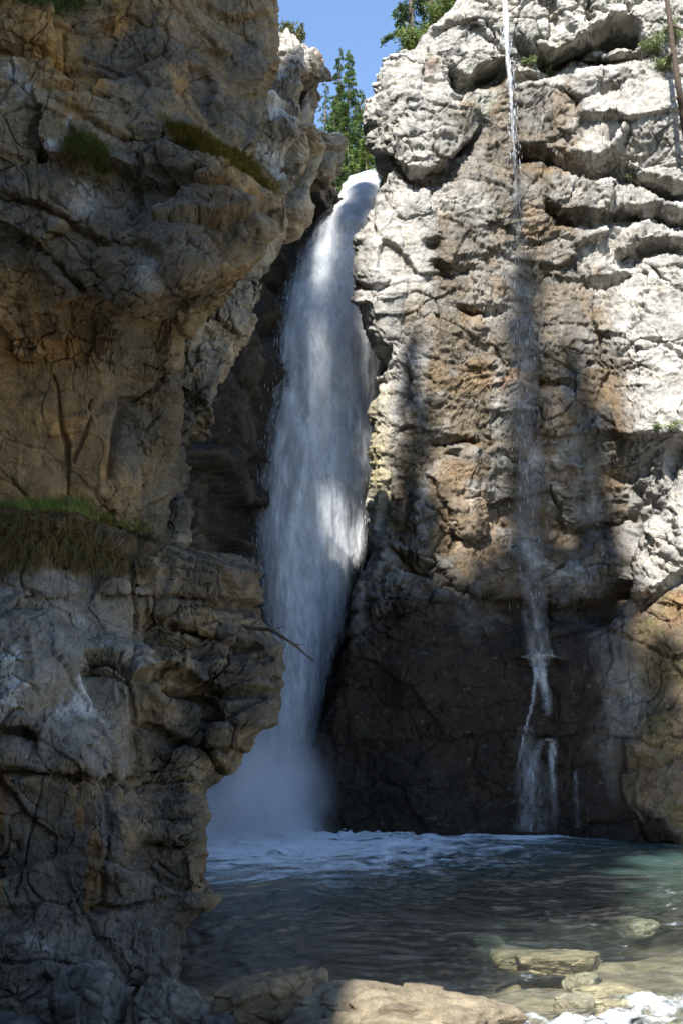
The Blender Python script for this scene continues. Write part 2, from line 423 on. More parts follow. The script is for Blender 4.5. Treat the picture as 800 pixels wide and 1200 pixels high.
def R_relief(U, V, W):
    D, tint, cav = rock_relief(W, 21, [((2.6, 2.6, 1.9), .30, .15)], crack=.08, bed=(1.5, .08, .05), rough=.05)
    smooth_face = poly_mask(U, V, [(412, 260), (470, 210), (505, 260), (500, 340), (470, 460), (440, 420)], 14)
    low = sstep(690, 760, V)
    D = D * (1 - .45 * smooth_face) * (1 - .15 * low)
    L = lambda *a, **k: ledge(U, V, *a, W=W, **k)
    D = D + L([(450, 172), (462, 190), (478, 199), (500, 199), (520, 192), (540, 176), (560, 152)], .45, .95, 60, 16, seed=1)
    D = D + L([(425, 172), (434, 178), (446, 180)], .2, .9, 40, 26, seed=2)
    D = D + L([(522, 66), (534, 84), (546, 92), (560, 78), (590, 70)], .35, .8, 26, 16, seed=3)
    D = D + L([(600, 44), (625, 52), (650, 62), (668, 52), (690, 44), (720, 22), (745, 24)], .35, 1.15, 40, 22, seed=4)
    D = D + L([(690, 62), (712, 66), (742, 58), (760, 50)], .2, .55, 14, 10, seed=5)
    D = D + L([(600, 88), (640, 82), (668, 78)], .1, .4, 20, 12, seed=6)
    D = D + L([(605, 172), (640, 173), (662, 181), (700, 187), (712, 183), (735, 188), (755, 202), (775, 212), (830, 217)], .38, .75, 40, 13, seed=7)
    D = D + L([(640, 236), (660, 246), (690, 251), (720, 244), (760, 241), (830, 248)], .30, .62, 30, 12, seed=8)
    D = D + L([(728, 296), (752, 288), (775, 280), (830, 279)], .25, .55, 22, 12, seed=9)
    D = D + L([(684, 323), (705, 327), (736, 320)], .12, .4, 14, 8, seed=10)
    D = D + L([(508, 307), (530, 314), (556, 309)], .16, .45, 20, 8, seed=11)
    D = D + L([(498, 280), (512, 281)], .05, .45, 8, 9, seed=12)
    D = D + L([(418, 330), (436, 336), (458, 328)], .18, .35, 22, 8, seed=13)
    D = D + L([(540, 356), (560, 362), (590, 358)], .1, .35, 14, 7, seed=14)
    D = D + L([(440, 396), (452, 404)], .1, .3, 14, 16, seed=15)
    D = D + L([(528, 112), (545, 108), (552, 112)], .1, .2, 14, 8, seed=16)
    D = D + L([(508, 515), (530, 517), (560, 515)], .06, .25, 14, 6, seed=17)
    D = D + L([(524, 528), (538, 530)], .04, .3, 6, 8, seed=18)
    D = D + L([(630, 448), (650, 447), (670, 452)], .08, .2, 14, 6, seed=19)
    D = D + L([(455, 640), (490, 655), (525, 668), (560, 700)], .25, .45, 26, 14, seed=20)
    D = D + L([(560, 692), (600, 704), (650, 708), (700, 704), (735, 668)], .15, .35, 26, 22, seed=21)
    D = D + L([(600, 774), (630, 772), (664, 776)], .22, .15, 14, 14, seed=22)
    D = D + L([(604, 868), (630, 864), (660, 870)], .12, .12, 12, 14, seed=23)
    D = D + L([(735, 700), (765, 690), (800, 664), (840, 640)], .0, .45, 10, 20, seed=24)
    G = lambda *a, **k: groove(U, V, *a, W=W, **k)
    D = D + G([(497, 58), (496, 95), (520, 92)], .22, 2.4, seed=2)
    D = D + G([(640, 0), (648, 24), (640, 44)], .3, 3, seed=3) + G([(690, 0), (692, 22)], .35, 3.5, seed=4)
    D = D + G([(445, 230), (470, 262), (480, 330), (470, 400)], .08, 2.2, seed=5)
    D = D + G([(800, 520), (770, 570), (745, 630), (722, 690)], .35, 7, seed=6)
    D = D + G([(478, 440), (466, 500), (452, 560), (440, 610)], .22, 5, seed=7)
    D = D + .2 * blob(U, V, 472, 130, 34, 60) + .35 * blob(U, V, 730, 150, 60, 24)
    return D
def R_paint(U, V, W, N, tint, cav):
    n1 = fbm(W * .7, 4, 301); n2 = fbm(W * 2.3, 4, 302); n3 = fbm(W * np.array([1.6, 1.6, .25]), 4, 303)
    Uw = U + 22 * n1 + 10 * n3; Vw = V + 26 * n2
    c = np.empty(U.shape + (3,), np.float32); c[:] = (.33, .315, .285)
    c = mix(c, (.25, .24, .22), sstep(.0, .6, n1 + .6 * tint))
    c = mix(c, (.42, .39, .335), sstep(.1, .7, -n2 - tint))
    # brown seep zone below the thin fall
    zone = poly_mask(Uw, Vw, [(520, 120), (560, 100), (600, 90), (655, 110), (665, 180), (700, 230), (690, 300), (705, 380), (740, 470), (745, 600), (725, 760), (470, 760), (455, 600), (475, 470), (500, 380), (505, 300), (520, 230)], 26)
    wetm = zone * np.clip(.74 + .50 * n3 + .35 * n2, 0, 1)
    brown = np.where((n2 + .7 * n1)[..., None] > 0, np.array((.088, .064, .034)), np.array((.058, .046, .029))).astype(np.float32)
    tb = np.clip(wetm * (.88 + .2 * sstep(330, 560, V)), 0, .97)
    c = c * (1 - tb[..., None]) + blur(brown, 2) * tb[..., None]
    och = zone * sstep(.15, .55, fbm(W * 1.3, 4, 305) + .25 * sstep(280, 520, V) - .05)
    c = mix(c, (.15, .093, .038), och * .6)
    c = mix(c, (.30, .165, .075), blob(Uw, Vw, 600, 440, 20, 10) * .7)
    # dark wet base of the wall
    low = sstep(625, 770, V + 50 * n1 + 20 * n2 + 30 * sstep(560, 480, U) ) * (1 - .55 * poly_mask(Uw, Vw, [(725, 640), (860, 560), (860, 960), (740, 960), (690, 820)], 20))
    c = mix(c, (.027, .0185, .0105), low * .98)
    rt_ = poly_mask(Uw, Vw, [(745, 700), (850, 660), (850, 960), (740, 960)], 18)
    c = mix(c, (.15, .105, .055), rt_ * .8)
    c = mix(c, (.28, .14, .08), rt_ * sstep(.2, .6, n2) * .6 * sstep(760, 700, V))
    c = mix(c, (.12, .13, .04), rt_ * sstep(.1, .5, fbm(W * 1.9, 3, 309)) * .3)
    # lichen yellow of the left flank, plants on the upper ledges
    fl = blob(Uw, Vw, 441, 520, 16, 75)
    c = mix(c, (.40, .33, .13), fl * .75)
    gr = (blob(Uw, Vw, 768, 60, 40, 24) + .8 * blob(Uw, Vw, 640, 66, 26, 12) + .5 * blob(Uw, Vw, 556, 108, 14, 22)) * sstep(-.1, .4, n2)
    c = mix(c, (.18, .22, .09), np.clip(gr, 0, 1) * .8)
    c = mix(c, (.20, .22, .17), blob(Uw, Vw, 563, 118, 16, 22) * .5)
    c = mix(c, (.16, .09, .05), blob(Uw, Vw, 504, 70, 12, 16) * .8)
    c = c * (1 + .42 * tint)[..., None]
    c = mix(c, (.10, .08, .06), np.clip(cav, 0, 1) * .22)
    wet = np.clip(wetm * (1 - low) + low * .22, 0, 1)
    return c, wet.astype(np.float32)
st = 1.05 / Q
vs = np.concatenate([np.arange(-300, -6, 7.), np.arange(-6, 1004, st), np.arange(1004, 1130, 7.)])
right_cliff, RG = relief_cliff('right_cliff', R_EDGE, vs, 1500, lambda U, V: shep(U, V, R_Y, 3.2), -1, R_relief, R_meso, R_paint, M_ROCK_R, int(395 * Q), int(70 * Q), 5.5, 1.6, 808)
tag(right_cliff, 'tall pale limestone cliff streaked brown by seeping water, right of the main waterfall', 'cliff', kind='structure')

# ================================================================== LEFT CLIFF
L_EDGE = [(-900, 150), (-290, 180), (-130, 200), (-50, 240), (-16, 296), (-5, 326), (0, 331), (20, 328), (45, 326), (60, 321), (75, 323), (95, 318), (115, 306), (130, 302), (180, 300), (205, 318), (215, 331), (245, 333), (270, 326), (290, 312), (305, 300), (325, 286), (345, 268),
          (365, 244), (390, 226), (420, 218), (450, 216), (500, 214), (560, 210), (600, 206), (628, 206), (640, 226), (648, 262), (655, 296), (672, 304), (700, 303), (718, 306), (735, 318), (750, 336), (762, 345), (775, 343), (785, 333), (793, 322), (802, 330),
          (820, 328), (848, 327), (856, 305), (875, 292), (885, 280), (900, 268), (915, 256), (930, 244), (945, 246), (975, 248), (1000, 250), (1020, 250), (1035, 256), (1055, 254), (1065, 238), (1085, 222), (1120, 219), (1160, 215), (1200, 212), (1260, 210)]
LU = [(-500, -300, 8.5), (-500, 600, 7.5), (-250, 100, 11.2), (-250, 600, 11.5), (0, -400, 13.6), (300, -400, 14.8), (0, 0, 13.0), (150, 0, 13.5), (300, 0, 14.6), (0, 200, 12.7), (100, 200, 12.7), (200, 180, 13.0), (300, 120, 14.3), (250, 230, 12.6), (320, 225, 13.2),
      (0, 350, 13.1), (90, 320, 12.6), (160, 340, 12.0), (220, 310, 12.0), (280, 280, 12.5), (190, 400, 13.9), (240, 372, 13.9), (50, 450, 13.5), (0, 560, 13.5), (110, 440, 13.5), (110, 560, 13.8), (170, 480, 14.3), (200, 560, 14.9), (0, 600, 13.5), (200, 640, 14.8)]
LL = [(-500, 700, 7.), (-300, 900, 8.0), (-500, 1200, 5.5), (-200, 660, 10.6), (0, 660, 11.7), (150, 660, 11.8), (230, 670, 12.5), (300, 680, 13.0), (343, 765, 12.8), (250, 780, 12.5), (190, 760, 12.3), (150, 800, 11.5), (0, 800, 11.2), (80, 900, 11.1), (200, 900, 12.1), (260, 880, 12.4),
      (0, 1000, 11.0), (130, 1000, 11.0), (190, 1000, 11.5), (230, 1040, 11.4), (0, 1180, 10.5), (110, 1170, 10.8), (200, 1160, 11.1), (-200, 1180, 8.8)]
def LY(U, V):
    top = np.interp(U, [-600, 0, 90, 150, 200, 300], [600, 596, 598, 628, 640, 650])
    t = sstep(0, 1, (V - top) / 26.)
    return lerp(shep(U, V, LU, 3.6), shep(U, V, LL, 3.6), t)
def L_meso(U, V, W):
    D, tint, cav = rock_relief(W, 52, [((.62, .62, .50), .08, .05), ((.25, .25, .20), .032, .024), ((.10, .10, .08), (.018), .012)], crack=.034, bed=(.34, .015, -.12), rough=.02)
    slab = poly_mask(U, V, [(-50, 400), (60, 420), (90, 500), (80, 600), (-50, 600)], 14) + poly_mask(U, V, [(75, 430), (120, 420), (150, 470), (140, 560), (90, 590), (80, 500)], 12)
    slab = slab + .75 * poly_mask(U, V, [(60, 670), (150, 660), (165, 760), (170, 860), (60, 890), (20, 800)], 14) + .6 * poly_mask(U, V, [(0, 920), (120, 915), (130, 1050), (0, 1070)], 14)
    jag = poly_mask(U, V, [(150, 650), (345, 650), (350, 860), (250, 1000), (170, 1000)], 20)
    return D * (1 - .62 * np.clip(slab, 0, 1)) * (1 + .25 * jag), tint, cav
def L_relief(U, V, W):
    D, tint, cav = rock_relief(W, 51, [((1.6, 1.6, 1.35), .24, .20)], crack=.05, bed=(1.0, .03, -.12), rough=.03)
    slab = poly_mask(U, V, [(-50, 400), (60, 420), (90, 500), (80, 600), (-50, 600)], 14) + poly_mask(U, V, [(75, 430), (120, 420), (150, 470), (140, 560), (90, 590), (80, 500)], 12)
    slab = slab + .75 * poly_mask(U, V, [(60, 670), (150, 660), (165, 760), (170, 860), (60, 890), (20, 800)], 14) + .6 * poly_mask(U, V, [(0, 920), (120, 915), (130, 1050), (0, 1070)], 14)
    jag = poly_mask(U, V, [(150, 650), (345, 650), (350, 860), (250, 1000), (170, 1000)], 20)
    D = D * (1 - .5 * np.clip(slab, 0, 1))
    L = lambda *a, **k: ledge(U, V, *a, W=W, **k)
    G = lambda *a, **k: groove(U, V, *a, W=W, **k)
    D = D + L([(85, 322), (120, 352), (150, 372), (180, 378), (215, 366), (250, 345)], .22, .16, 34, 30, seed=31, wob=5)
    D = D + L([(-40, 214), (0, 222), (45, 236), (90, 262), (130, 282), (165, 284), (195, 302)], .06, .13, 20, 10, seed=32, wob=5)
    D = D + L([(-40, 250), (10, 262), (60, 292), (88, 330)], .05, .12, 20, 10, seed=33, wob=5)
    D = D + L([(60, 118), (110, 140), (160, 168), (215, 170)], .04, .10, 24, 10, seed=34, wob=5)
    D = D + L([(150, 172), (190, 168), (240, 186), (290, 208), (330, 226)], -.18, -.10, 20, 30, seed=35, wob=5)
    D = D + L([(-40, 52), (60, 60), (130, 70), (200, 50)], .05, .12, 20, 10, seed=36, wob=6)
    D = D + L([(50, 100), (100, 96), (150, 112)], .05, .12, 20, 10, seed=37, wob=6)
    D = D + L([(150, 200), (200, 212), (260, 220), (330, 248)], .06, .14, 20, 10, seed=38, wob=5)
    D = D + L([(120, 690), (160, 694), (250, 700), (304, 706)], .07, .18, 12, 8, seed=41)
    D = D + L([(200, 730), (260, 742), (310, 752)], .07, .2, 12, 8, seed=42)
    D = D + L([(100, 774), (125, 772), (150, 782)], .05, .35, 14, 9, seed=43)
    D = D + L([(200, 800), (260, 812), (330, 806)], .07, .18, 12, 8, seed=44)
    D = D + L([(0, 904), (60, 903), (110, 908), (180, 914)], .08, .15, 20, 8, seed=45)
    D = D + L([(-40, 850), (20, 846), (50, 862)], .06, .2, 14, 16, seed=46)
    D = D + L([(100, 1062), (170, 1052), (235, 1048)], .02, .14, 20, 8, seed=47)
    D = D + L([(-40, 1110), (30, 1096), (90, 1078), (130, 1070)], -.12, -.06, 16, 18, seed=48)
    D = D + L([(180, 860), (230, 868), (280, 872)], .07, .16, 12, 8, seed=49)
    D = D + L([(180, 940), (235, 950)], .06, .14, 12, 8, seed=50) + L([(180, 990), (240, 985)], .06, .14, 12, 8, seed=52)
    D = D + G([(80, 30), (78, 60), (92, 88)], .10, 2.2, seed=21) + G([(156, 188), (162, 215), (158, 240), (150, 248)], .16, 2.2, seed=22) + G([(190, 146), (188, 176), (164, 190)], .12, 2., seed=23)
    D = D + G([(60, 440), (80, 520), (82, 580)], .12, 2.6, seed=24) + G([(110, 470), (86, 540)], .08, 2.0, seed=25) + G([(215, 440), (140, 470), (128, 560)], .14, 4, seed=26)
    D = D + G([(15, 560), (45, 600)], .05, 2, seed=27) + G([(155, 650), (158, 720), (150, 800), (170, 900)], .09, 3, seed=28) + G([(130, 910), (126, 1000), (118, 1060)], .08, 3, seed=29) + G([(50, 920), (30, 1000), (20, 1050)], .05, 2.2, seed=30)
    D = D + .18 * blob(U, V, 105, 195, 22, 14) + .16 * blob(U, V, 30, 800, 40, 60)
    return D
def L_paint(U, V, W, N, tint, cav):
    n1 = fbm(W * 1.0, 4, 401); n2 = fbm(W * 3.1, 4, 402); n3 = fbm(W * np.array([2.4, 2.4, .35]), 4, 403)
    Uw = U + 20 * n1 + 8 * n2; Vw = V + 20 * n2
    c = np.empty(U.shape + (3,), np.float32); c[:] = (.235, .165, .090)
    c = mix(c, (.135, .110, .080), sstep(-.1, .5, n1 + .5 * tint))
    c = mix(c, (.27, .205, .12), sstep(.15, .7, -n1 + .4 * n2) * .7)
    up = 1 - sstep(600, 660, V)
    # ochre stained face and patches
    o1 = poly_mask(Uw, Vw, [(-200, 260), (50, 330), (130, 420), (140, 560), (110, 610), (-200, 610)], 26)
    c = mix(c, (.38, .22, .085), o1 * (.55 + .4 * sstep(-.3, .5, n2)))
    for (cu, cv, ru, rv, a) in [(72, 62, 16, 34, .75), (112, 84, 18, 14, .6), (75, 130, 16, 26, .5), (262, 236, 16, 20, .85), (232, 85, 14, 14, .5), (28, 60, 30, 30, .35), (262, 285, 16, 30, .5), (40, 30, 40, 20, .35), (205, 110, 20, 24, .3), (140, 14, 20, 16, .5)]:
        c = mix(c, (.44, .235, .06), np.clip(blob(Uw, Vw, cu, cv, ru * 1.15, rv * 1.15) * a * 1.25, 0, 1))
    c = mix(c, (.125, .10, .072), poly_mask(Uw, Vw, [(100, 190), (190, 170), (300, 250), (290, 290), (200, 350), (120, 330), (90, 270)], 18) * .75)
    # lower buttress: greyer, pale mineral film, ochre runs
    low = 1 - up
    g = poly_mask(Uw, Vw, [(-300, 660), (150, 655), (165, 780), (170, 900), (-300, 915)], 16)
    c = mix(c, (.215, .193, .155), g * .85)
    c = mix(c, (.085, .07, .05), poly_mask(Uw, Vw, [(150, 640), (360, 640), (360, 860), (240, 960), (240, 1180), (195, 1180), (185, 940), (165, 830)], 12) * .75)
    c = mix(c, (.235, .17, .095), poly_mask(Uw, Vw, [(150, 640), (360, 640), (360, 860), (240, 960), (180, 900)], 12) * sstep(.1, .5, n2 - .2 * n1) * .7)
    b = poly_mask(Uw, Vw, [(-300, 915), (140, 912), (150, 1060), (-300, 1080)], 12)
    c = mix(c, (.13, .112, .088), b * .8)
    c = mix(c, (.27, .155, .06), b * sstep(.05, .35, n3) * .8)
    c = mix(c, (.13, .11, .085), sstep(1070, 1110, Vw) * .8)
    c = mix(c, (.16, .13, .055), sstep(1110, 1150, Vw) * sstep(.1, .5, n2) * .4)
    # pale calcite crust on the lower buttress
    cr = sstep(.28, .5, fbm(W * np.array([3.3, 3.3, 2.]), 5, 404)) * (poly_mask(Uw, Vw, [(-20, 690), (60, 700), (150, 790), (120, 860), (-20, 850)], 20) + .6 * blob(Uw, Vw, 100, 975, 26, 12) + .6 * blob(Uw, Vw, 40, 1100, 40, 9))
    c = mix(c, (.50, .48, .44), np.clip(cr, 0, 1) * .75)
    for (cu, cv, ru, rv) in [(12, 92, 9, 22), (64, 178, 10, 14), (100, 232, 22, 18), (190, 320, 20, 12), (75, 145, 5, 12)]:  # pale spots, mostly sun patches on the upper wall painted into the colour
        c = mix(c, (.52, .49, .44), blob(Uw, Vw, cu, cv, ru, rv) * (.75 if cv != 320 else .45))
    # moss near the ledges
    ms = blob(Uw, Vw, 100, 188, 24, 10) + poly_mask(Uw, Vw, [(195, 135), (240, 150), (290, 185), (332, 212), (332, 228), (280, 205), (240, 190), (205, 160)], 6) + .7 * blob(Uw, Vw, 40, 0, 70, 14)
    c = mix(c, (.10, .085, .02), np.clip(ms, 0, 1) * .8)
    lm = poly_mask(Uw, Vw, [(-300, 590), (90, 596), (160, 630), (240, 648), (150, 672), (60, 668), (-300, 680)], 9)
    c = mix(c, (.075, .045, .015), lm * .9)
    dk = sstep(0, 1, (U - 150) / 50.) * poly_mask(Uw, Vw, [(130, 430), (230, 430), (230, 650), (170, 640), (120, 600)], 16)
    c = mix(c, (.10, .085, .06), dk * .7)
    c = c * (1 + .35 * tint)[..., None]
    c = mix(c, (.06, .05, .035), np.clip(cav, 0, 1) * .2)
    wet = np.clip(.10 + .1 * low + .2 * n3, 0, .4)
    return c, wet.astype(np.float32)
vs = np.concatenate([np.arange(-286, -6, 8.), np.arange(-6, 596, st * 1.05), np.arange(596, 672, st * .8), np.arange(672, 1203, st * 1.05), np.arange(1203, 1262, 6.)])
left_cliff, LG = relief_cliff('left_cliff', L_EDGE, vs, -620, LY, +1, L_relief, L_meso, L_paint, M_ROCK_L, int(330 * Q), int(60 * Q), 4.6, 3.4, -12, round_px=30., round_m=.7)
tag(left_cliff, 'near shaded brown and grey rock wall with an overhanging prow above a grassy ledge', 'cliff', kind='structure')

# ---- the middle left cliff, beyond the prow
K_EDGE = [(28, 322), (34, 336), (42, 345), (48, 362), (58, 374), (75, 386), (92, 392), (112, 389), (130, 380), (138, 378), (146, 384), (158, 398), (175, 401), (190, 398), (205, 390), (216, 374), (235, 369), (255, 362), (280, 353), (300, 340), (320, 322), (345, 322),
          (358, 312), (380, 296), (410, 281), (440, 268), (470, 256), (500, 244), (540, 232), (600, 222)]
KYP = [(200, 0, 17.2), (330, 50, 17.4), (345, 90, 16.8), (380, 90, 17.8), (350, 150, 16.4), (395, 180, 18.6), (330, 220, 16.3), (370, 200, 17.8), (340, 290, 17.0), (300, 340, 16.8), (270, 380, 16.6), (230, 440, 15.6), (200, 500, 15.2), (180, 600, 15.2)]
def K_relief(U, V, W):
    D, tint, cav = rock_relief(W, 83, [((2.0, 2.0, 1.7), .40, .3)], crack=.09, bed=(1.1, .16, .1), rough=.05)
    W[..., 2] -= 1.3 * sstep(332, 300, U) * sstep(130, 60, V)
    D = D + ledge(U, V, [(352, 88), (368, 92), (392, 100)], .2, .35, 20, 40, W=W, seed=61) + ledge(U, V, [(300, 118), (330, 128), (352, 140)], -.35, -.2, 12, 22, W=W, seed=62)
    D = D + groove(U, V, [(372, 100), (368, 150), (352, 220), (340, 300)], .3, 5, W=W, seed=63) + groove(U, V, [(383, 138), (376, 200), (368, 230)], .35, 5, W=W, seed=64)
    return D
def K_meso(U, V, W):
    return rock_relief(W, 84, [((.8, .8, .7), .16, .12), ((.3, .3, .26), .06, .04)], crack=.08, rough=.04)
def K_paint(U, V, W, N, tint, cav):
    n1 = fbm(W * .9, 4, 501); n2 = fbm(W * 2.6, 4, 502); n3 = fbm(W * np.array([2, 2, .3]), 4, 503)
    Uw = U + 8 * n1; Vw = V + 8 * n2
    c = np.empty(U.shape + (3,), np.float32); c[:] = (.33, .26, .17)
    c = mix(c, (.21, .175, .13), sstep(-.1, .5, n1 + tint))
    c = mix(c, (.46, .43, .38), np.clip(poly_mask(Uw, Vw, [(296, 110), (345, 125), (350, 180), (335, 212), (296, 200)], 7) + poly_mask(Uw, Vw, [(325, 30), (370, 48), (372, 66), (335, 92), (322, 92)], 6) + blob(Uw, Vw, 388, 148, 9, 8), 0, 1) * .9)  # sunlit top and sun patch of the spur painted pale
    c = mix(c, (.12, .105, .085), poly_mask(Uw, Vw, [(376, 66), (396, 80), (393, 118), (372, 105)], 6) * .7)
    c = mix(c, (.14, .12, .095), poly_mask(Uw, Vw, [(375, 150), (405, 155), (400, 215), (368, 240)], 8) * .6)
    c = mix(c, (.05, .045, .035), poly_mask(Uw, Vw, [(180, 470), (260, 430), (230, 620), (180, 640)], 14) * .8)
    c = c * (1 + .4 * tint)[..., None]
    c = mix(c, (.06, .05, .04), np.clip(cav, 0, 1) * .3)
    return c, (.15 + .15 * sstep(0, .5, n3)).astype(np.float32)
vs = np.arange(24, 640, 1.15 / Q)
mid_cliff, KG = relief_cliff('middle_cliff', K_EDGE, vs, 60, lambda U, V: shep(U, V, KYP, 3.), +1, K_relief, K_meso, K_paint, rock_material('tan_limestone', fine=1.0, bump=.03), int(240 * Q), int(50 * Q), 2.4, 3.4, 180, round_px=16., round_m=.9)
tag(mid_cliff, 'farther tan rock spur with sunlit top, between the near left wall and the waterfall', 'cliff', kind='structure')

# ---- dark wet wall behind the falls (a plain world-space wall)
def back_wall():
    xs = np.concatenate([np.arange(-9, -4, .045), np.arange(-4, -.8, .018), np.arange(-.8, 3.2, .045)]); zs = np.arange(-2.6, 16.8, .05 / Q)
    X, Z = np.meshgrid(xs, zs)
    Yb = np.interp(X, [-9, -5, -3.2, -2.4, -1.4, 0, 3.2], [19, 20.5, 23.0, 25.8, 28.4, 29.6, 30])
    W = np.stack([X, Yb, Z], -1)
    # rises to the left of the lip, dips to a notch where the stream comes over
    top = np.interp(xs, [-9, -1.2, -.75, -.4, .2, .85, 1.1, 1.6, 3.2], [4.2, 3.0, 1.4, .0, -.12, .0, .6, 2.2, 3.5])
    W[..., 2] += (sstep(10, 16.8, Z) * top[None, :])
    D, tint, cav = rock_relief(W, 95, [((2.2, 2.2, 1.2), .5, .3), ((.8, .8, .5), .2, .12), ((.3, .3, .2), .06, .04)], crack=.1, bed=(.8, .3, .05), rough=.08)
    N = np.cross(np.gradient(W, axis=1), np.gradient(W, axis=0)); N /= np.linalg.norm(N, axis=-1, keepdims=True); N *= np.where(N[..., 1:2] > 0, -1, 1)
    W = W + N * (D * 1.3)[..., None]
    n = fbm(W * np.array([1.5, 1.5, .3]), 4, 601)
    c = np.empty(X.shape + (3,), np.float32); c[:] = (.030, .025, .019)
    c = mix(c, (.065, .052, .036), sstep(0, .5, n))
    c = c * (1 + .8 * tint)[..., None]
    wet = np.full(X.shape, .2, np.float32)
    # top runs back as the stream bed
    nb = 30
    back = np.repeat(W[-1:][:], nb, 0).copy()
    k = (np.arange(1, nb + 1) / nb)[:, None]
    back[..., 1] += k * 9; back[..., 2] += k * .3 + .12 * fbm(back * 1.3, 3, 77)
    W = np.concatenate([W, back], 0); c = np.concatenate([c, np.repeat(c[-1:], nb, 0)], 0); wet = np.concatenate([wet, np.repeat(wet[-1:], nb, 0)], 0)
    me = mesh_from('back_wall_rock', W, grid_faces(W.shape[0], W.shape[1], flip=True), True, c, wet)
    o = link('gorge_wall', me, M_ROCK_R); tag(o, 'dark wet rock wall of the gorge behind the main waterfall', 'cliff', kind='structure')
    log('back', W.shape)
back_wall()

# ---- unseen rim behind the camera and to the left, profile shaped to shade the gorge
def rear_rim():
    xs = np.arange(-34, 16, .45); zs = np.linspace(0, 1, 90)
    prof = np.interp(xs, [-34, -12, -10.3, -10.1, -9.35, -9.1, -7.2, -6.1, -5.75, -5.4, -5.1, -3.6, 0, 5, 16], [63, 63, 63, 49.6, 49.0, 47, 47, 46.5, 42, 28, 21, 20, 18, 14, 8])
    prof = prof + .6 * vnoise(np.stack([xs * .9, xs * 0, xs * 0], -1), 9)
    X = np.broadcast_to(xs, (90, len(xs))).copy(); Z = zs[:, None] * (prof[None, :] + 3) - 3
    W = np.stack([X, np.full_like(X, -12.) - 0.0 * Z, Z], -1)
    D, tint, cav = rock_relief(W, 131, [((6, 6, 4), 1.2, .5), ((2.2, 2.2, 1.5), .4, .3)], crack=.1, rough=.2)
    W[..., 1] += D
    top = W[-1:].repeat(12, 0).copy(); k = np.arange(1, 13)[:, None]
    top[..., 1] -= k * 1.5; top[..., 0] -= SK * k * 1.5; top[..., 2] += .4 * fbm(top * .3, 3, 5) + k * .25
    bot = top[-1:].repeat(2, 0).copy(); bot[1, :, 2] = -3
    W = np.concatenate([W, top, bot], 0)
    c = np.empty(W.shape[:-1] + (3,), np.float32); c[:] = (.36, .33, .28)
    c[90:] = (.09, .10, .05)
    me = mesh_from('shade_rim_rock', W, grid_faces(W.shape[0], W.shape[1]), True, c, np.zeros(c.shape[:2], np.float32))
    o = link('shade_rim', me, M_ROCK_R); tag(o, 'unseen high wall behind the viewpoint, shaped to shade the gorge', 'cliff', kind='structure')
rear_rim()

# ---- ground on top of the right cliff and the wooded slope upstream
def terrain(name, x0, x1, y0, y1, fz, colr, mat, n=90):
    X, Y = np.meshgrid(np.linspace(x0, x1, n), np.linspace(y0, y1, n))
    Z = fz(X, Y) + .35 * fbm(np.stack([X * .5, Y * .5, X * 0], -1), 4, 3)
    W = np.stack([X, Y, Z], -1)
    c = np.empty(X.shape + (3,), np.float32); c[:] = colr
    c = mix(c, (.16, .14, .09), sstep(0, .5, fbm(W * .6, 4, 8)) * .6)
    me = mesh_from(name, W, grid_faces(n, n), True, c, np.zeros_like(X))
    return link(name, me, mat)
M_SOIL = rock_material('forest_floor_mat', fine=.5, bump=.05)
tag(terrain('right_plateau', 2.4, 40, 29.2, 75, lambda X, Y: 19.0 + .12 * (Y - 29) + .25 * np.clip(X - 3, 0, 9), (.07, .085, .035), M_SOIL), kind='structure', label='grassy forest floor on top of the right cliff', cat='ground')
tag(terrain('upstream_slope', -32, 34, 38, 120, lambda X, Y: 16.9 + .30 * np.clip(Y - 44, 0, 200) + .25 * np.abs(X), (.06, .08, .03), M_SOIL, 120), kind='structure', label='wooded slope rising beyond the top of the waterfall', cat='ground')
tag(terrain('left_plateau', -30, -3.0, 14.6, 40, lambda X, Y: 17.6 + .05 * (Y - 14) - .1 * (X + 3), (.07, .085, .035), M_SOIL, 60), kind='structure', label='ground on top of the left cliffs', cat='ground')
log('terrain')

# ------------------------------------------------------------------ surface lookup on a cliff grid
def surf(G, u, v):
    U, V, W = G
    out = []; k = U.shape[1] // 2
    for a, b in zip(np.atleast_1d(u), np.atleast_1d(v)):
        for _ in range(4):
            r = min(len(V) - 1, int(np.searchsorted(V[:, k], b)))
            k = int(np.argmin(np.abs(U[r] - a)))
        out.append(W[r, k])
    return np.array(out)

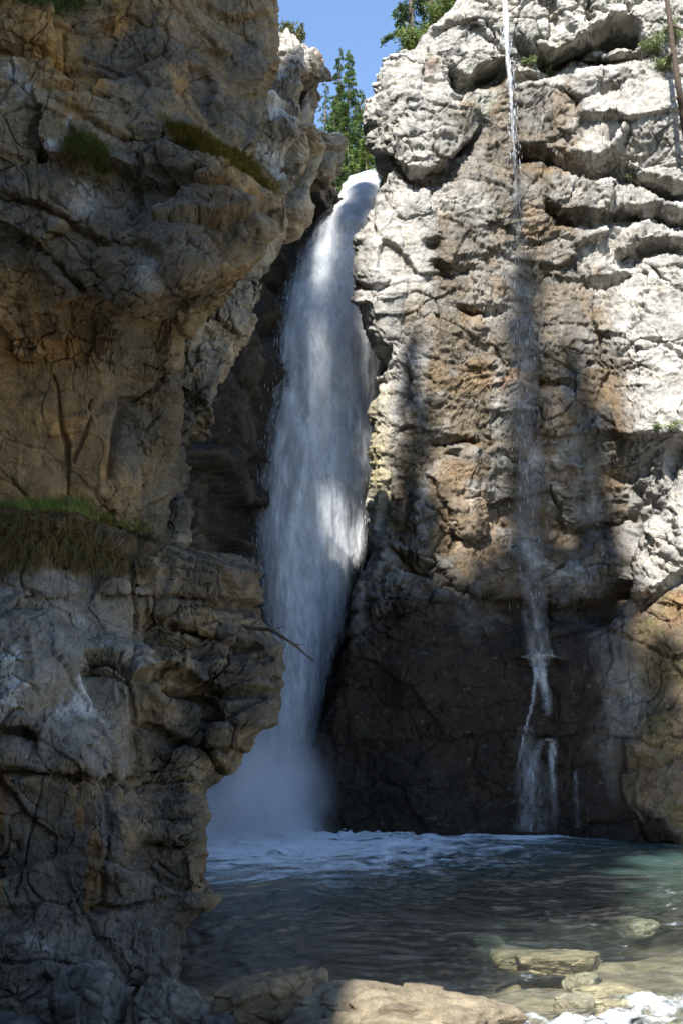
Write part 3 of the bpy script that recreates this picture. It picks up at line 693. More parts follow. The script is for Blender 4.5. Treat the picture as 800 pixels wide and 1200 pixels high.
# ================================================================== POOL
def bed_z(X, Y):
    n = fbm(np.stack([X * .7, Y * .7, X * 0], -1), 4, 201)
    z = np.interp(Y, [2, 7.5, 9.2, 9.9, 11, 13, 16, 20, 30], [.75, .42, .06, -.12, -.30, -.55, -1.2, -1.8, -1.9])
    right = sstep(1.2, 2.4, X)
    zr = np.interp(Y, [2, 9.2, 10, 12, 14, 17, 21, 30], [-.30, -.32, -.34, -.42, -.55, -.95, -1.7, -1.9])
    return lerp(z, zr, right) + .10 * n + np.clip(X - 7.5, 0, 9) * .22 * (1 - sstep(17, 22, Y))
def bed():
    xs = np.arange(-12, 22, .07); ys = np.concatenate([np.arange(-3, 8.5, .25), np.arange(8.5, 17, .05), np.arange(17, 33, .25)])
    X, Y = np.meshgrid(xs, ys)
    W0 = np.stack([X, Y, X * 0], -1)
    q = W0 / np.array([.22, .22, 1.]); F1, F2, ID, OFF = voronoi(q, 5)
    q2 = W0 / np.array([.55, .48, 1.]) + 3; G1, G2, ID2, OFF2 = voronoi(q2, 9)
    r = RND[ID]; r2 = RND[ID2]
    Z = bed_z(X, Y) + .07 * np.clip(.75 - F1 * 1.25, 0, 1) * r[..., 0] + .10 * np.clip(.7 - G1, 0, 1) * (r2[..., 0] > .55)
    c = np.empty(X.shape + (3,), np.float32); c[:] = (.26, .225, .155)
    c = c * (.6 + .8 * r[..., 1])[..., None]
    c = mix(c, (.36, .31, .20), (r[..., 2] > .72) * .6)
    c = mix(c, (.16, .15, .12), (r2[..., 2] > .6) * .5)
    me = mesh_from('bed_gravel', np.stack([X, Y, Z], -1), grid_faces(*X.shape), True, c, np.full(X.shape, .3))
    tag(link('riverbed', me, M_ROCK_L), 'stony stream bed and bank under the pool and the foreground boulders', 'ground', kind='structure')
bed()

def pool():
    xs = np.arange(-6.5, 13.5, .034); ys = np.concatenate([np.arange(4., 9.4, .12), 9.4 * (30 / 9.4) ** np.linspace(0, 1, int(620 * Q))])
    X, Y = np.meshgrid(xs, ys)
    p = np.stack([X, Y, X * 0], -1)
    w = fvec(p * .35, 3, 211) * .9
    pw = p + w
    dfall = np.hypot((X + .7) / 1.0, (Y - 25.2) / 1.0)
    dthin = np.hypot((X - 4.0) / 1.6, (Y - 23.2))
    energy = np.exp(-dfall / 5.5)
    rap = sstep(-.35, .35, (9.95 + (X - 1.6) * .26 + .35 * fbm(p * 1.6, 3, 216)) - Y) * sstep(1.15, 1.6, X + .2 * fbm(p * 3, 2, 218))
    amp = .018 + .10 * energy
    ch = fbm(pw * np.array([1.1, 1.9, 1]), 5, 212, .6)
    rid = 1 - np.abs(fbm(pw * np.array([1.6, 3.0, 1]) + 4, 4, 213, .55)) * 2
    Z = amp * (ch + .55 * rid) + .009 * fbm(pw * np.array([4, 9, 1]), 3, 214) + .09 * rap * (1 + fbm(p * 4.5, 4, 219, .6))
    # foam: dense under the fall, torn streaks drifting out
    st1 = 1 - np.abs(fbm(pw * np.array([.8, 1.9, 1]), 5, 215, .6)) * 1.7
    st2 = fbm(pw * np.array([2.6, 5.5, 1]), 4, 217, .6)
    dens = np.exp(-((X + .9) / 4.2) ** 2) * sstep(14.6, 21.5, Y - .5 * np.abs(X + 1.5)) ** .9 
    foam = dens * (.40 + .62 * st1 + .50 * st2)
    foam += .55 * np.exp(-dfall / 3.2)
    foam += .62 * np.exp(-((Y - 23.35) / .35) ** 2) * np.exp(-((X - 3.9) / 1.1) ** 2) * (1 + .5 * st2)
    foam += .16 * sstep(.72, 1.0, st1 + .25 * st2) * np.exp(-dfall / 14)
    foam += .7 * sstep(.85, 1.15, st1 * .6 + .8 * st2) * sstep(24, 12, Y) * sstep(0, 3, X) * .45
    foam = np.maximum(foam, rap * (.42 + .7 * fbm(p * 5, 4, 220, .6)))
    depth = np.clip(-bed_z(X, Y), .02, 4)
    me = mesh_from('pool_water', np.stack([X, Y, Z], -1), grid_faces(*X.shape), True, None, None, {'foam': np.clip(foam, 0, 1), 'depth': depth})
    s = NT('glacial_water')
    tr = s.n('ShaderNodeBsdfTransparent'); df = s.n('ShaderNodeBsdfDiffuse'); gl = s.n('ShaderNodeBsdfGlossy'); fm = s.n('ShaderNodeBsdfDiffuse')
    dpt = s.attr('depth').outputs['Fac']
    t = s.rng(dpt, .1, 1.9, 0, 1)
    s.l(s.mixc(s.rng(dpt, .3, 1.6, 0, 1), (.93, .94, .90), (.45, .60, .54)), tr.inputs[0])
    s.l(s.mixc(t, (.07, .10, .08), (.028, .064, .060)), df.inputs[0])
    m1 = s.n('ShaderNodeMixShader'); s.l(s.rng(dpt, .35, 1.6, .04, .97), m1.inputs[0]); s.l(tr.outputs[0], m1.inputs[1]); s.l(df.outputs[0], m1.inputs[2])
    v = s.obj((1, 1.7, 1))
    h = s.math('ADD', s.noise(6, 7, .68, v, .8), s.math('MULTIPLY', s.noise(22, 4, .65, v, .4), .3))
    bp = s.n('ShaderNodeBump'); bp.inputs['Strength'].default_value = .6; bp.inputs['Distance'].default_value = .03
    s.l(h, bp.inputs['Height'])
    gl.inputs['Roughness'].default_value = .06; s.l(bp.outputs[0], gl.inputs['Normal']); gl.inputs['Color'].default_value = (1, 1, 1, 1)
    fr = s.n('ShaderNodeFresnel'); fr.inputs[0].default_value = 1.33; s.l(bp.outputs[0], fr.inputs['Normal'])
    m2 = s.n('ShaderNodeMixShader'); s.l(s.math('MULTIPLY', fr.outputs[0], .34), m2.inputs[0]); s.l(m1.outputs[0], m2.inputs[1]); s.l(gl.outputs[0], m2.inputs[2])
    fm.inputs[0].default_value = (.66, .71, .75, 1)
    ff = s.math('ADD', s.attr('foam').outputs['Fac'], s.rng(s.noise(26, 4, .65, v), .3, .7, -.16, .16))
    m3 = s.n('ShaderNodeMixShader'); s.l(s.rng(ff, .12, .95, 0, .96, True), m3.inputs[0]); s.l(m2.outputs[0], m3.inputs[1]); s.l(fm.outputs[0], m3.inputs[2])
    s.l(m3.outputs[0], s.out.inputs[0])
    tag(link('water', me, s.m), 'dark teal plunge pool with foam below the waterfall', 'pool', kind='structure')
pool(); log('pool')

# ================================================================== WATERFALLS
def fall_material(name, white=(.93, .96, .985), sc=1.0):
    s = NT(name)
    v = s.obj((1, 1, .27))
    n = s.noise(4.5 * sc, 6, .6, v, .3); n2 = s.noise(30 * sc, 4, .6, v); n3 = s.noise(22 * sc, 4, .7, s.obj((1, 1, .5)))
    a = s.attr('alpha').outputs['Fac']
    f = s.math('ADD', s.rng(n, .3, .7, -.5, .5), s.rng(n2, .3, .7, -.04, .04))
    f = s.math('ADD', f, s.rng(n3, .3, .7, -.10, .10))
    k = s.math('MULTIPLY', s.math('MULTIPLY', a, s.math('SUBTRACT', 1.15, a)), 2.0)
    al = s.math('ADD', a, s.math('MULTIPLY', f, k), clamp=True)
    d = s.n('ShaderNodeBsdfDiffuse'); t = s.n('ShaderNodeBsdfTranslucent'); tr = s.n('ShaderNodeBsdfTransparent')
    cc = s.mixc(s.rng(n, .35, .65, 0, 1), tuple(w * .92 for w in white), white)
    s.l(cc, d.inputs[0]); s.l(cc, t.inputs[0])
    m = s.n('ShaderNodeMixShader'); m.inputs[0].default_value = .35; s.l(d.outputs[0], m.inputs[1]); s.l(t.outputs[0], m.inputs[2])
    bp = s.n('ShaderNodeBump'); bp.inputs['Strength'].default_value = .2; bp.inputs['Distance'].default_value = .05
    s.l(s.math('ADD', n, s.math('MULTIPLY', n2, .4)), bp.inputs['Height']); s.l(bp.outputs[0], d.inputs['Normal'])
    m2 = s.n('ShaderNodeMixShader'); s.l(al, m2.inputs[0]); s.l(tr.outputs[0], m2.inputs[1]); s.l(m.outputs[0], m2.inputs[2])
    s.l(m2.outputs[0], s.out.inputs[0])
    return s.m
M_FALL = fall_material('falling_water')
FE = np.array([(196, 408, 442), (205, 401, 444), (215, 397, 446), (230, 390, 450), (260, 373, 450), (300, 355, 448), (350, 340, 446), (400, 329, 447), (450, 321, 446), (500, 313, 444), (550, 307, 440), (600, 302, 434), (640, 301, 424), (680, 301, 412),
               (720, 303, 404), (760, 303, 394), (800, 299, 384), (850, 288, 372), (900, 270, 362), (940, 246, 356), (975, 226, 366), (990, 220, 372)], float)
def main_fall():
    parent = empty('waterfall', (-.6, 26, 0))
    off = np.array(parent.location)
    tag(parent, 'tall white main waterfall pouring through the dark gap between the two cliffs', 'waterfall')
    R = int(760 * Q); C = 190
    FE[2:, 1] -= np.interp(FE[2:, 0], [215, 260, 330, 620, 800, 990], [0, 4, 15, 14, 6, 0])
    for k, (nm, dY, grow, amax, seed) in enumerate([('water_sheet', .35, 1.0, 1.15, 1), ('water_veil', .0, .96, .95, 2), ('spray_veil', -.35, 1.12, .50, 3)]):
        v = np.linspace(196, 988, R)[:, None]; s_ = np.linspace(0, 1, C)[None, :]
        l = np.interp(v, FE[:, 0], FE[:, 1]); r = np.interp(v, FE[:, 0], FE[:, 2])
        mid = (l + r) / 2; hw = (r - l) / 2 * grow
        U = mid + (s_ * 2 - 1) * hw; V = v + (1 - s_) * 11 * (1 - sstep(196, 262, v))
        Yc = np.interp(v, [196, 215, 260, 400, 700, 990], [31.5, 29.4, 28.3, 27.4, 26.4, 25.5]) + dY * sstep(200, 300, v)
        Y = Yc + .9 * (np.abs(s_ * 2 - 1) ** 2.2) - .25
        W = P(U, V, Y)
        p = W * np.array([1., 1., .22]) ; bill = fbm(p * 1.5 + seed * 9, 4, 700 + seed); lump = fbm(W * np.array([2.2, 2.2, .7]), 4, 710 + seed)
        W[..., 1] -= (.17 * bill + .08 * lump) * sstep(205, 260, V)
        W[..., 0] += .05 * lump
        e = 1 - np.abs(s_ * 2 - 1)
        el = sstep(0, .36, s_); er = np.clip((1 - s_) / .12, 0, 1)
        a = el * er * amax
        a = a * (.85 + .35 * bill)
        if k == 0: a = np.maximum(a, sstep(0.03, .15, e) * (1 - sstep(215, 330, V)))
        if k > 0: a = a * sstep(225, 330, V)
        a = a * (1 - .35 * sstep(925, 985, V)) * sstep(198, 212, V + 7 * fbm(W * np.array([2.5, 0, 0]) + 3, 3, 720))
        me = mesh_from(nm, W - off, grid_faces(R, C, True), True, None, None, {'alpha': np.clip(a, 0, 1)})
        link(nm, me, M_FALL, parent)
    # flying drops torn off the edges
    n = 900
    v = 260 + 640 * rng.random(n); side = rng.random(n) < .75
    l = np.interp(v, FE[:, 0], FE[:, 1]); r = np.interp(v, FE[:, 0], FE[:, 2])
    x = np.where(side, l + np.abs(rng.normal(0, .2, n)) * (r - l) + 4 + rng.normal(0, 3, n), r - np.abs(rng.normal(0, .1, n)) * (r - l) + rng.normal(0, 2, n))
    Y = np.interp(v, [196, 400, 700, 990], [28.6, 27., 26.1, 25.2]) + rng.normal(0, .2, n)
    drops('flying_drops', P(x, v, Y) - off, .005 + .008 * rng.random(n), .03 + .09 * rng.random(n), parent)['kind'] = 'stuff'
def drops(name, Cn, rad, ln, parent, mat=None):
    """small drops stretched along the fall, one mesh"""
    n = len(Cn)
    d = np.array([(1, 0, 0), (-.5, .866, 0), (-.5, -.866, 0), (0, 0, 1), (0, 0, -1.)])
    S = np.stack([rad, rad, ln], -1)[:, None, :]
    V = Cn[:, None, :] + d[None] * S
    f = np.array([(0, 1, 3), (1, 2, 3), (2, 0, 3), (1, 0, 4), (2, 1, 4), (0, 2, 4)])
    Fc = (f[None] + (np.arange(n) * 5)[:, None, None]).reshape(-1, 3)
    me = mesh_from(name, V, Fc, True, None, None, {'alpha': np.ones(n * 5)})
    return link(name, me, mat or M_DROP, parent)
def drop_mat():
    s = NT('water_drops'); d = s.n('ShaderNodeBsdfDiffuse'); t = s.n('ShaderNodeBsdfTranslucent'); tr = s.n('ShaderNodeBsdfTransparent')
    d.inputs[0].default_value = (.8, .84, .88, 1); t.inputs[0].default_value = (.8, .84, .88, 1)
    a = s.n('ShaderNodeMixShader'); a.inputs[0].default_value = .5; s.l(d.outputs[0], a.inputs[1]); s.l(t.outputs[0], a.inputs[2])
    b = s.n('ShaderNodeMixShader'); b.inputs[0].default_value = .6; s.l(tr.outputs[0], b.inputs[1]); s.l(a.outputs[0], b.inputs[2])
    s.l(b.outputs[0], s.out.inputs[0]); return s.m
M_DROP = drop_mat()
main_fall()

M_THIN = fall_material('thin_falling_water', (.84, .87, .90), 2.2)
def ribbon(name, pts, widths, alphas, parent, off, n=160, cols=9, bow=.04):
    """a strand of water along world points, its alpha falling to both sides"""
    pts = np.asarray(pts, float); t = np.linspace(0, 1, len(pts)); tt = np.linspace(0, 1, n)
    C = np.stack([np.interp(tt, t, pts[:, k]) for k in range(3)], -1)
    w = np.interp(tt, np.linspace(0, 1, len(widths)), widths); al = np.interp(tt, np.linspace(0, 1, len(alphas)), alphas)
    C[:, 0] += .25 * w * fbm(C * 2.2, 3, 740); 
    s_ = np.linspace(-1, 1, cols)
    W = C[:, None, :] + np.array([1., 0, 0]) * (s_[None, :, None] * w[:, None, None])
    W[..., 1] += bow * (s_ ** 2)[None, :] * 3 * w[:, None] - bow * fbm(W * np.array([6, 6, 2.]), 3, 741)
    a = al[:, None] * (1 - np.abs(s_)[None, :] ** 1.6)
    me = mesh_from(name, W - off, grid_faces(n, cols, True), True, None, None, {'alpha': np.clip(a, 0, 1)})
    return link(name, me, M_THIN, parent)
def thin_fall():
    base = surf(RG, 628, 770)[0]
    par = empty('thin_waterfall', (3.95, 23.2, 0)); off = np.array(par.location)
    tag(par, 'thin thread of water falling down the sunlit right cliff and fading into spray', 'waterfall')
    vs_ = [-14, 20, 60, 100, 160, 240, 320, 420, 520, 640, 772]
    us_ = [591, 592, 594, 597, 601, 604, 607, 611, 616, 622, 630]
    Ys = [24.0, 23.7, 23.5, 23.4, 23.35, 23.3, 23.25, 23.2, 23.15, 23.1, min(23.05, base[1] - .05)]
    path = P(us_, vs_, Ys)
    ribbon('falling_thread', path[:7], [.05, .075, .06, .05, .04, .035, .03], [1.1, 1.0, .75, .5, .28, .15, .04], par, off, 420)
    ribbon('spray_veil', path[4:], [.12, .22, .30, .36, .34, .32, .28], [.03, .05, .08, .10, .11, .12, .24], par, off, 420, 13)
    n = 800
    t = rng.random(n) ** 2.3 * (len(path) - 1)
    C = np.stack([np.interp(t, np.arange(len(path)), path[:, k]) for k in range(3)], -1)
    wd = np.interp(t, np.arange(len(path)), [.05, .07, .07, .07, .08, .10, .13, .17, .18, .18, .2])
    C[:, 0] += rng.normal(0, 1, n) * wd; C[:, 1] += rng.normal(0, 1, n) * wd * .6
    cl = fbm(C * np.array([3, 3, 1.6]), 3, 745) > -.15
    C = C[cl]; t = t[cl]
    drops('drops', C - off, .006 + .010 * rng.random(len(C)) * np.interp(t, [0, 4, 10], [1.3, 1, .7]), .03 + .09 * rng.random(len(C)), par)['kind'] = 'stuff'
    # below the ledge: strands running down the wet rock
    def strand(nm, uv, w, a, n=120, cols=7):
        q = surf(RG, [x for x, _ in uv], [y for _, y in uv]); 
        m = [np.linspace(q[i], q[i + 1], 8, endpoint=False) for i in range(len(q) - 1)]
        uvd = np.array([(lerp(uv[i][0], uv[i + 1][0], k / 8), lerp(uv[i][1], uv[i + 1][1], k / 8)) for i in range(len(uv) - 1) for k in range(8)] + [uv[-1]])
        q = surf(RG, uvd[:, 0], uvd[:, 1]); yy = np.minimum.accumulate(q[::-1, 1])[::-1] if False else q[:, 1]
        q[:, 1] = blur(yy[:, None], 2)[:, 0] - .10
        ribbon(nm, q, w, a, par, off, n, cols, .02)
    strand('cascade_strand', [(632, 770), (634, 790), (637, 810), (641, 838)], [.26, .15, .13, .10], [.45, .6, .42, .08])
    strand('cascade_strand', [(630, 780), (626, 800), (622, 820), (616, 850), (610, 872), (604, 900)], [.10, .06, .05, .05, .05, .04], [.6, .5, .42, .3, .25, .1])
    strand('cascade_strand', [(608, 772), (622, 770), (640, 770), (660, 774)], [.1, .14, .14, .1], [.1, .3, .3, .06])
    strand('cascade_strand', [(644, 864), (646, 880), (646, 900), (648, 930), (648, 970)], [.16, .12, .10, .10, .12], [.6, .55, .3, .16, .1])
    strand('cascade_strand', [(634, 868), (626, 884), (619, 904), (616, 930), (614, 968)], [.10, .12, .14, .18, .2], [.2, .24, .22, .2, .15])
    strand('cascade_strand', [(616, 850), (618, 880), (624, 920), (622, 972)], [.2, .3, .42, .45], [.12, .16, .18, .16])
    strand('cascade_strand', [(674, 900), (673, 930), (676, 968)], [.05, .05, .06], [.12, .16, .1])
thin_fall(); log('falls')

# mist at the foot of the fall
def mist():
    bpy.ops.mesh.primitive_ico_sphere_add(subdivisions=3, radius=1, location=(0, 0, 0))
    o = bpy.context.object; o.name = 'mist'; o.location = (-2.05, 24.0, .8); o.scale = (2.15, 3.6, 2.7)
    s = NT('spray_mist')
    v = s.n('ShaderNodeVolumePrincipled'); v.inputs['Color'].default_value = (.93, .95, .98, 1); v.inputs['Anisotropy'].default_value = .2
    tc = s.n('ShaderNodeTexCoord'); ln = s.n('ShaderNodeVectorMath', operation='LENGTH'); s.l(tc.outputs['Object'], ln.inputs[0])
    fall = s.rng(ln.outputs['Value'], .15, 1.0, 1, 0, True)
    sx = s.n('ShaderNodeSeparateXYZ'); s.l(tc.outputs['Object'], sx.inputs[0])
    zf = s.rng(sx.outputs[2], -.4, .95, 1, .12)
    nz = s.noise(3.4, 4, .6, tc.outputs['Object'])
    d = s.math('MULTIPLY', s.math('MULTIPLY', fall, zf), s.rng(nz, .35, .65, .1, 1.7))
    s.l(s.math('MULTIPLY', d, 2.2), v.inputs['Density'])
    s.l(v.outputs[0], s.out.inputs['Volume'])
    s.m.cycles.volume_step_rate = 4.0
    o.data.materials.append(s.m)
    tag(o, 'pale spray mist hanging over the foot of the main waterfall', 'mist', kind='stuff')
mist()

# ================================================================== BOULDERS
M_BOULDER = rock_material('boulder_rock', fine=3.0, bump=.02, streak=0)
import bmesh
def ico(sub):
    bm = bmesh.new(); bmesh.ops.create_icosphere(bm, subdivisions=sub, radius=1)
    V = np.array([v.co[:] for v in bm.verts]); Fc = np.array([[v.index for v in f.verts] for f in bm.faces]); bm.free(); return V, Fc
ICO = {k: ico(k) for k in (4, 6)}
def boulder(name, loc, size, seed, col, rotz=0., flat=.55, sub=6, label=None, cat='rock', group=None, tilt=0., planes=16, rough=.05, wet=0.15):
    V, Fc = ICO[sub]
    r = np.random.default_rng(seed)
    Nn = r.normal(size=(planes, 3)); Nn /= np.linalg.norm(Nn, axis=1, keepdims=True)
    Nn = np.vstack([Nn, (0, 0, 1), (0, 0, -1)]); dd = np.concatenate([r.uniform(.62, .92, planes), [flat, .6]])
    dp = V @ Nn.T
    k = np.where(dp > .05, dd[None] / np.maximum(dp, .05), 9)
    rad = -np.log(np.exp(-k * 16).sum(1) + np.exp(-16)) / 16
    X = V * rad[:, None]
    F1, F2, ID, OFF = voronoi(X * 2.6 + seed, seed)
    X = X + V * ((RND[ID, 1] - .5) * .10 - .05 * (1 - sstep(0, .1, F2 - F1)))[:, None]
    X = X + V * (rough * fbm(X * 2.6 + seed, 5, seed) + rough * .4 * fbm(X * 9, 4, seed + 1))[:, None]
    W = X * np.asarray(size)
    c = np.empty((len(V), 3), np.float32); c[:] = col
    n1 = fbm(X * 1.6 + seed, 4, seed + 4); n2 = fbm(X * 6, 4, seed + 5)
    c = c * (1 + .35 * n1 + .25 * n2 + .3 * (RND[ID, 2] - .5))[:, None]
    me = mesh_from(name, W, Fc, True, c, np.full(len(V), wet))
    o = link(name, me, M_BOULDER); o.location = loc; o.rotation_euler = (0, tilt, rotz)
    tag(o, label, cat, group); return o
BR = 'boulders along the near bank'
boulder('boulder', (-2.04, 9.55, .18), (.40, .42, .50), 3, (.15, .135, .115), .4, .75, label='dark grey boulder with a pointed top, leftmost on the near bank', cat='boulder', group=BR, tilt=.15)
boulder('boulder', (-1.40, 9.5, .14), (.40, .36, .40), 8, (.19, .165, .13), 1.1, .7, label='rough grey brown boulder between the dark pointed one and the smooth brown one', cat='boulder', group=BR, rough=.09)
boulder('boulder', (-.54, 9.75, .16), (.66, .36, .40), 21, (.27, .19, .11), .12, .65, label='smooth brown elongated boulder catching sun on its right end', cat='boulder', group=BR, tilt=-.16)
boulder('boulder', (.50, 9.5, .06), (1.02, .62, .37), 37, (.20, .165, .11), .06, .8, label='broad pale flat-topped slab boulder at the bottom centre', cat='boulder', group=BR, planes=15, tilt=.05, rough=.07)
boulder('boulder', (-2.72, 9.3, .0), (.5, .4, .34), 45, (.10, .095, .085), .2, .6, label='low dark wet boulder at the foot of the left cliff', cat='boulder', group=BR)
boulder('boulder', (-.98, 9.45, .02), (.22, .25, .24), 52, (.13, .11, .09), .2, .7, sub=4, label='small dark stone wedged between two brown bank boulders', cat='boulder', group=BR)
SB = 'pale stones lying under the shallow water'
def sub_stone(u, v, sx, sy, seed, col, lab, rot=0., dz=0.):
    p = on_water(u, v, -.22)
    boulder('submerged_stone', (p[0], p[1], -.24 + dz * .6), (sx, sy, .20), seed, col, rot, .5, sub=6, label=lab, cat='stone', group=SB, planes=12, wet=.5)
sub_stone(722, 1172, .46, .34, 61, (.50, .42, .28), 'large square tan slab under shallow water in front of the white rapids', -.15, .05)
sub_stone(655, 1126, .58, .38, 62, (.42, .35, .22), 'long pale yellowish stone under the pool surface, brightest in the shallows', .25, .03)
sub_stone(604, 1118, .30, .26, 63, (.30, .26, .16), 'olive tan underwater stone just left of the long pale one', 0, -.02)
sub_stone(573, 1103, .22, .22, 64, (.33, .32, .21), 'small dim greenish stone, farthest left of the underwater stones', 0, -.04)
sub_stone(738, 1081, .36, .30, 65, (.34, .32, .22), 'faint underwater stone, the farthest out toward the cliff', 0, -.03)
sub_stone(684, 1151, .24, .14, 66, (.40, .36, .25), 'small tan stone just behind the large square underwater slab', .3)
sub_stone(771, 1187, .16, .14, 67, (.46, .39, .28), 'small tan stone at the edge of the white rapids right of the square slab', .3, .08)
sub_stone(672, 1176, .24, .2, 68, (.40, .35, .26), 'tan stone at the left side of the large square slab', .9, .0)

# ================================================================== VEGETATION
def leaf_quads(Cn, L, Wd, dirs, rgen):
    n = len(Cn)
    d = dirs / (np.linalg.norm(dirs, axis=1, keepdims=True) + 1e-9)
    r = rgen.normal(size=(n, 3)); s_ = np.cross(d, r); s_ /= np.linalg.norm(s_, axis=1, keepdims=True) + 1e-9
    a = d * L[:, None]; b = s_ * Wd[:, None]
    V = np.stack([Cn - a * .5, Cn + b * .5, Cn + a * .5, Cn - b * .5], 1)
    return V.reshape(-1, 3), np.arange(n * 4).reshape(n, 4)
M_NEEDLE = simple_mat('needles', (1, 1, 1), .7, .25, 3., .3, attr=True)
M_BARK = simple_mat('bark', (.13, .10, .075), .9, .4, 9.)
def trunk_mesh(name, pts, rads, k=8):
    pts = np.asarray(pts, float); n = len(pts)
    a = np.linspace(0, 2 * np.pi, k, endpoint=False)
    T = np.gradient(pts, axis=0); T /= np.linalg.norm(T, axis=1, keepdims=True)
    ref = np.where(np.abs(T[:, 2:3]) > .8, np.array([[1., 0, 0]]), np.array([[0, 0, 1.]]))
    A = np.cross(T, ref); A /= np.linalg.norm(A, axis=1, keepdims=True); B = np.cross(T, A)
    V = pts[:, None] + (A[:, None] * np.cos(a)[None, :, None] + B[:, None] * np.sin(a)[None, :, None]) * np.asarray(rads)[:, None, None]
    i = np.arange(n * k).reshape(n, k)
    f = np.stack([i[:-1], np.roll(i[:-1], -1, 1), np.roll(i[1:], -1, 1), i[1:]], -1).reshape(-1, 4)
    return mesh_from(name, V, f, True)
def conifer(name, loc, h, r, seed, label, n=9000, bare=.12, col=(.055, .095, .03), col2=(.10, .14, .045), power=.85, leaf=.16, group=None, gap=.0, cat='conifer', lean=0., thin=1.):
    g = np.random.default_rng(seed)
    root = empty(name, loc); tag(root, label, cat, group)
    zt = np.linspace(0, 1, 14)
    pts = np.stack([.1 * np.sin(zt * 5 + seed) + lean * zt * h, .1 * np.cos(zt * 4 + seed), zt * h], -1)
    link('trunk', trunk_mesh('trunk', pts, ((1 - zt) * (.012 * h + .05) + .015) * thin), M_BARK, root)
    nb = max(40, int(h * 9))
    tb = bare + (1 - bare) * (np.arange(nb) + g.random(nb)) / nb
    ang = g.random(nb) * 2 * np.pi
    ln = r * (1 - tb) ** power * g.uniform(.55, 1.15, nb) + .05 * r
    if gap > 0: ln *= (g.random(nb) > gap)
    ln = np.where(ln <= 0, .02, ln)
    wts = ln ** 1.25; pick = g.choice(nb, n, p=wts / wts.sum())
    s_ = g.random(n) ** .65
    L = ln[pick] * s_
    up0 = .25 - .1 * g.random(nb)
    z = tb[pick] * h + L * (up0[pick] - .65 * s_ * (.6 + .4 * (1 - tb[pick])))
    wdt = .16 * ln[pick] * (1.1 - s_) + .05
    side = g.normal(0, 1, n) * wdt * .8
    ca, sa = np.cos(ang[pick]), np.sin(ang[pick])
    x = ca * L - sa * side; y = sa * L + ca * side
    z = z + g.normal(0, 1, n) * .05 - np.abs(side) * .25
    x += np.interp(z / h, zt, pts[:, 0]); y += np.interp(z / h, zt, pts[:, 1])
    dirs = np.stack([ca - sa * np.sign(side) * .8, sa + ca * np.sign(side) * .8, -.25 + g.normal(0, .35, n)], -1)
    Vq, Fq = leaf_quads(np.stack([x, y, z], -1), leaf * g.uniform(.6, 1.4, n), leaf * .42 * g.uniform(.6, 1.3, n), dirs, g)
    t = np.clip(g.random(n) * .6 + .4 * s_, 0, 1)
    bt = g.random(nb)[pick]
    c = (np.array(col)[None] * (1 - t[:, None]) + np.array(col2)[None] * t[:, None]) * (.7 + .6 * bt[:, None])
    c = np.repeat(c, 4, 0)
    link('crown', mesh_from('crown', Vq, Fq, False, c), M_NEEDLE, root)
    return root
TG = 'conifers beyond the top of the waterfall'
def far_tree(u, vtop, Y, r, seed, lab, **k):
    top = P(u, vtop, Y); z0 = 16.9 + .30 * max(0, Y - 44) + .25 * abs(top[0]) - .3
    conifer('spruce_tree', (top[0], top[1], z0), float(top[2] - z0), r, seed, lab, group=TG, **k)
far_tree(399, 56, 62, 2.3, 1, 'slender dark spruce with the tallest spire, left of its twin in the gap', n=45600, col=(.04, .075, .025), col2=(.09, .13, .04), leaf=.13)
far_tree(408, 58, 60, 3.3, 2, 'full green spruce right beside the tallest slender spire in the gap', n=74100, col=(.055, .105, .03), col2=(.13, .19, .05), leaf=.13)
far_tree(421, 104, 64, 2.4, 3, 'shorter spruce close to the right cliff edge behind the twin spires', n=39900, leaf=.13, col=(.05, .09, .03), col2=(.11, .16, .05))
far_tree(391, 112, 58, 2.2, 4, 'dense spruce low in the gap against the left rock spur', n=39900, leaf=.13, col=(.05, .10, .03), col2=(.12, .17, .05))
far_tree(428, 150, 54, 2.0, 5, 'yellow green young spruce low in the gap against the right cliff', n=36100, leaf=.13, col=(.08, .13, .03), col2=(.18, .22, .05))
far_tree(410, 168, 50, 1.8, 6, 'bright young spruce directly above the lip of the waterfall', n=24700, leaf=.13, col=(.07, .12, .03), col2=(.16, .21, .05))
far_tree(396, 176, 49, 1.6, 7, 'small dark young spruce left of the waterfall lip', n=17100, leaf=.13)
far_tree(380, 92, 70, 2.6, 9, 'distant spruce half hidden behind the tan rock spur', n=24700, leaf=.13)
far_tree(440, 130, 72, 2.8, 10, 'distant spruce half hidden behind the pale right cliff', n=13000, leaf=.16)
for i_, (u_, v_, Y_, lab_) in enumerate([(397, 98, 80, 'far dark spruce at the back of the gap, behind the left spire'), (414, 112, 78, 'far spruce at the back of the gap, between the full spruce and the shorter one'),
                                   (387, 138, 74, 'far spruce at the back of the gap, lowest on the left side'), (430, 122, 76, 'far spruce at the back of the gap, touching the right cliff edge'), (405, 128, 72, 'far broad spruce filling the middle of the gap')]):
    far_tree(u_, v_, Y_, 3.6, 90 + i_, lab_, n=26000, leaf=.2, col=(.05, .09, .03), col2=(.10, .15, .045))
TR = 'trees on top of the right cliff'
def rim_tree(u, vtop, Y, r, seed, lab, **k):
    top = P(u, vtop, Y); z0 = 19.0 + .12 * (Y - 29) + .25 * min(max(top[0] - 3, 0), 9) - .2
    conifer('pine_tree', (top[0], top[1], z0), float(top[2] - z0), r, seed, lab, group=TR, **k)
rim_tree(477, -95, 33, 1.15, 11, 'blue green pine nearest the sky gap on top of the right cliff', n=8500, bare=.25, power=.35, leaf=.14, gap=.25, col=(.05, .085, .04), col2=(.11, .15, .06))
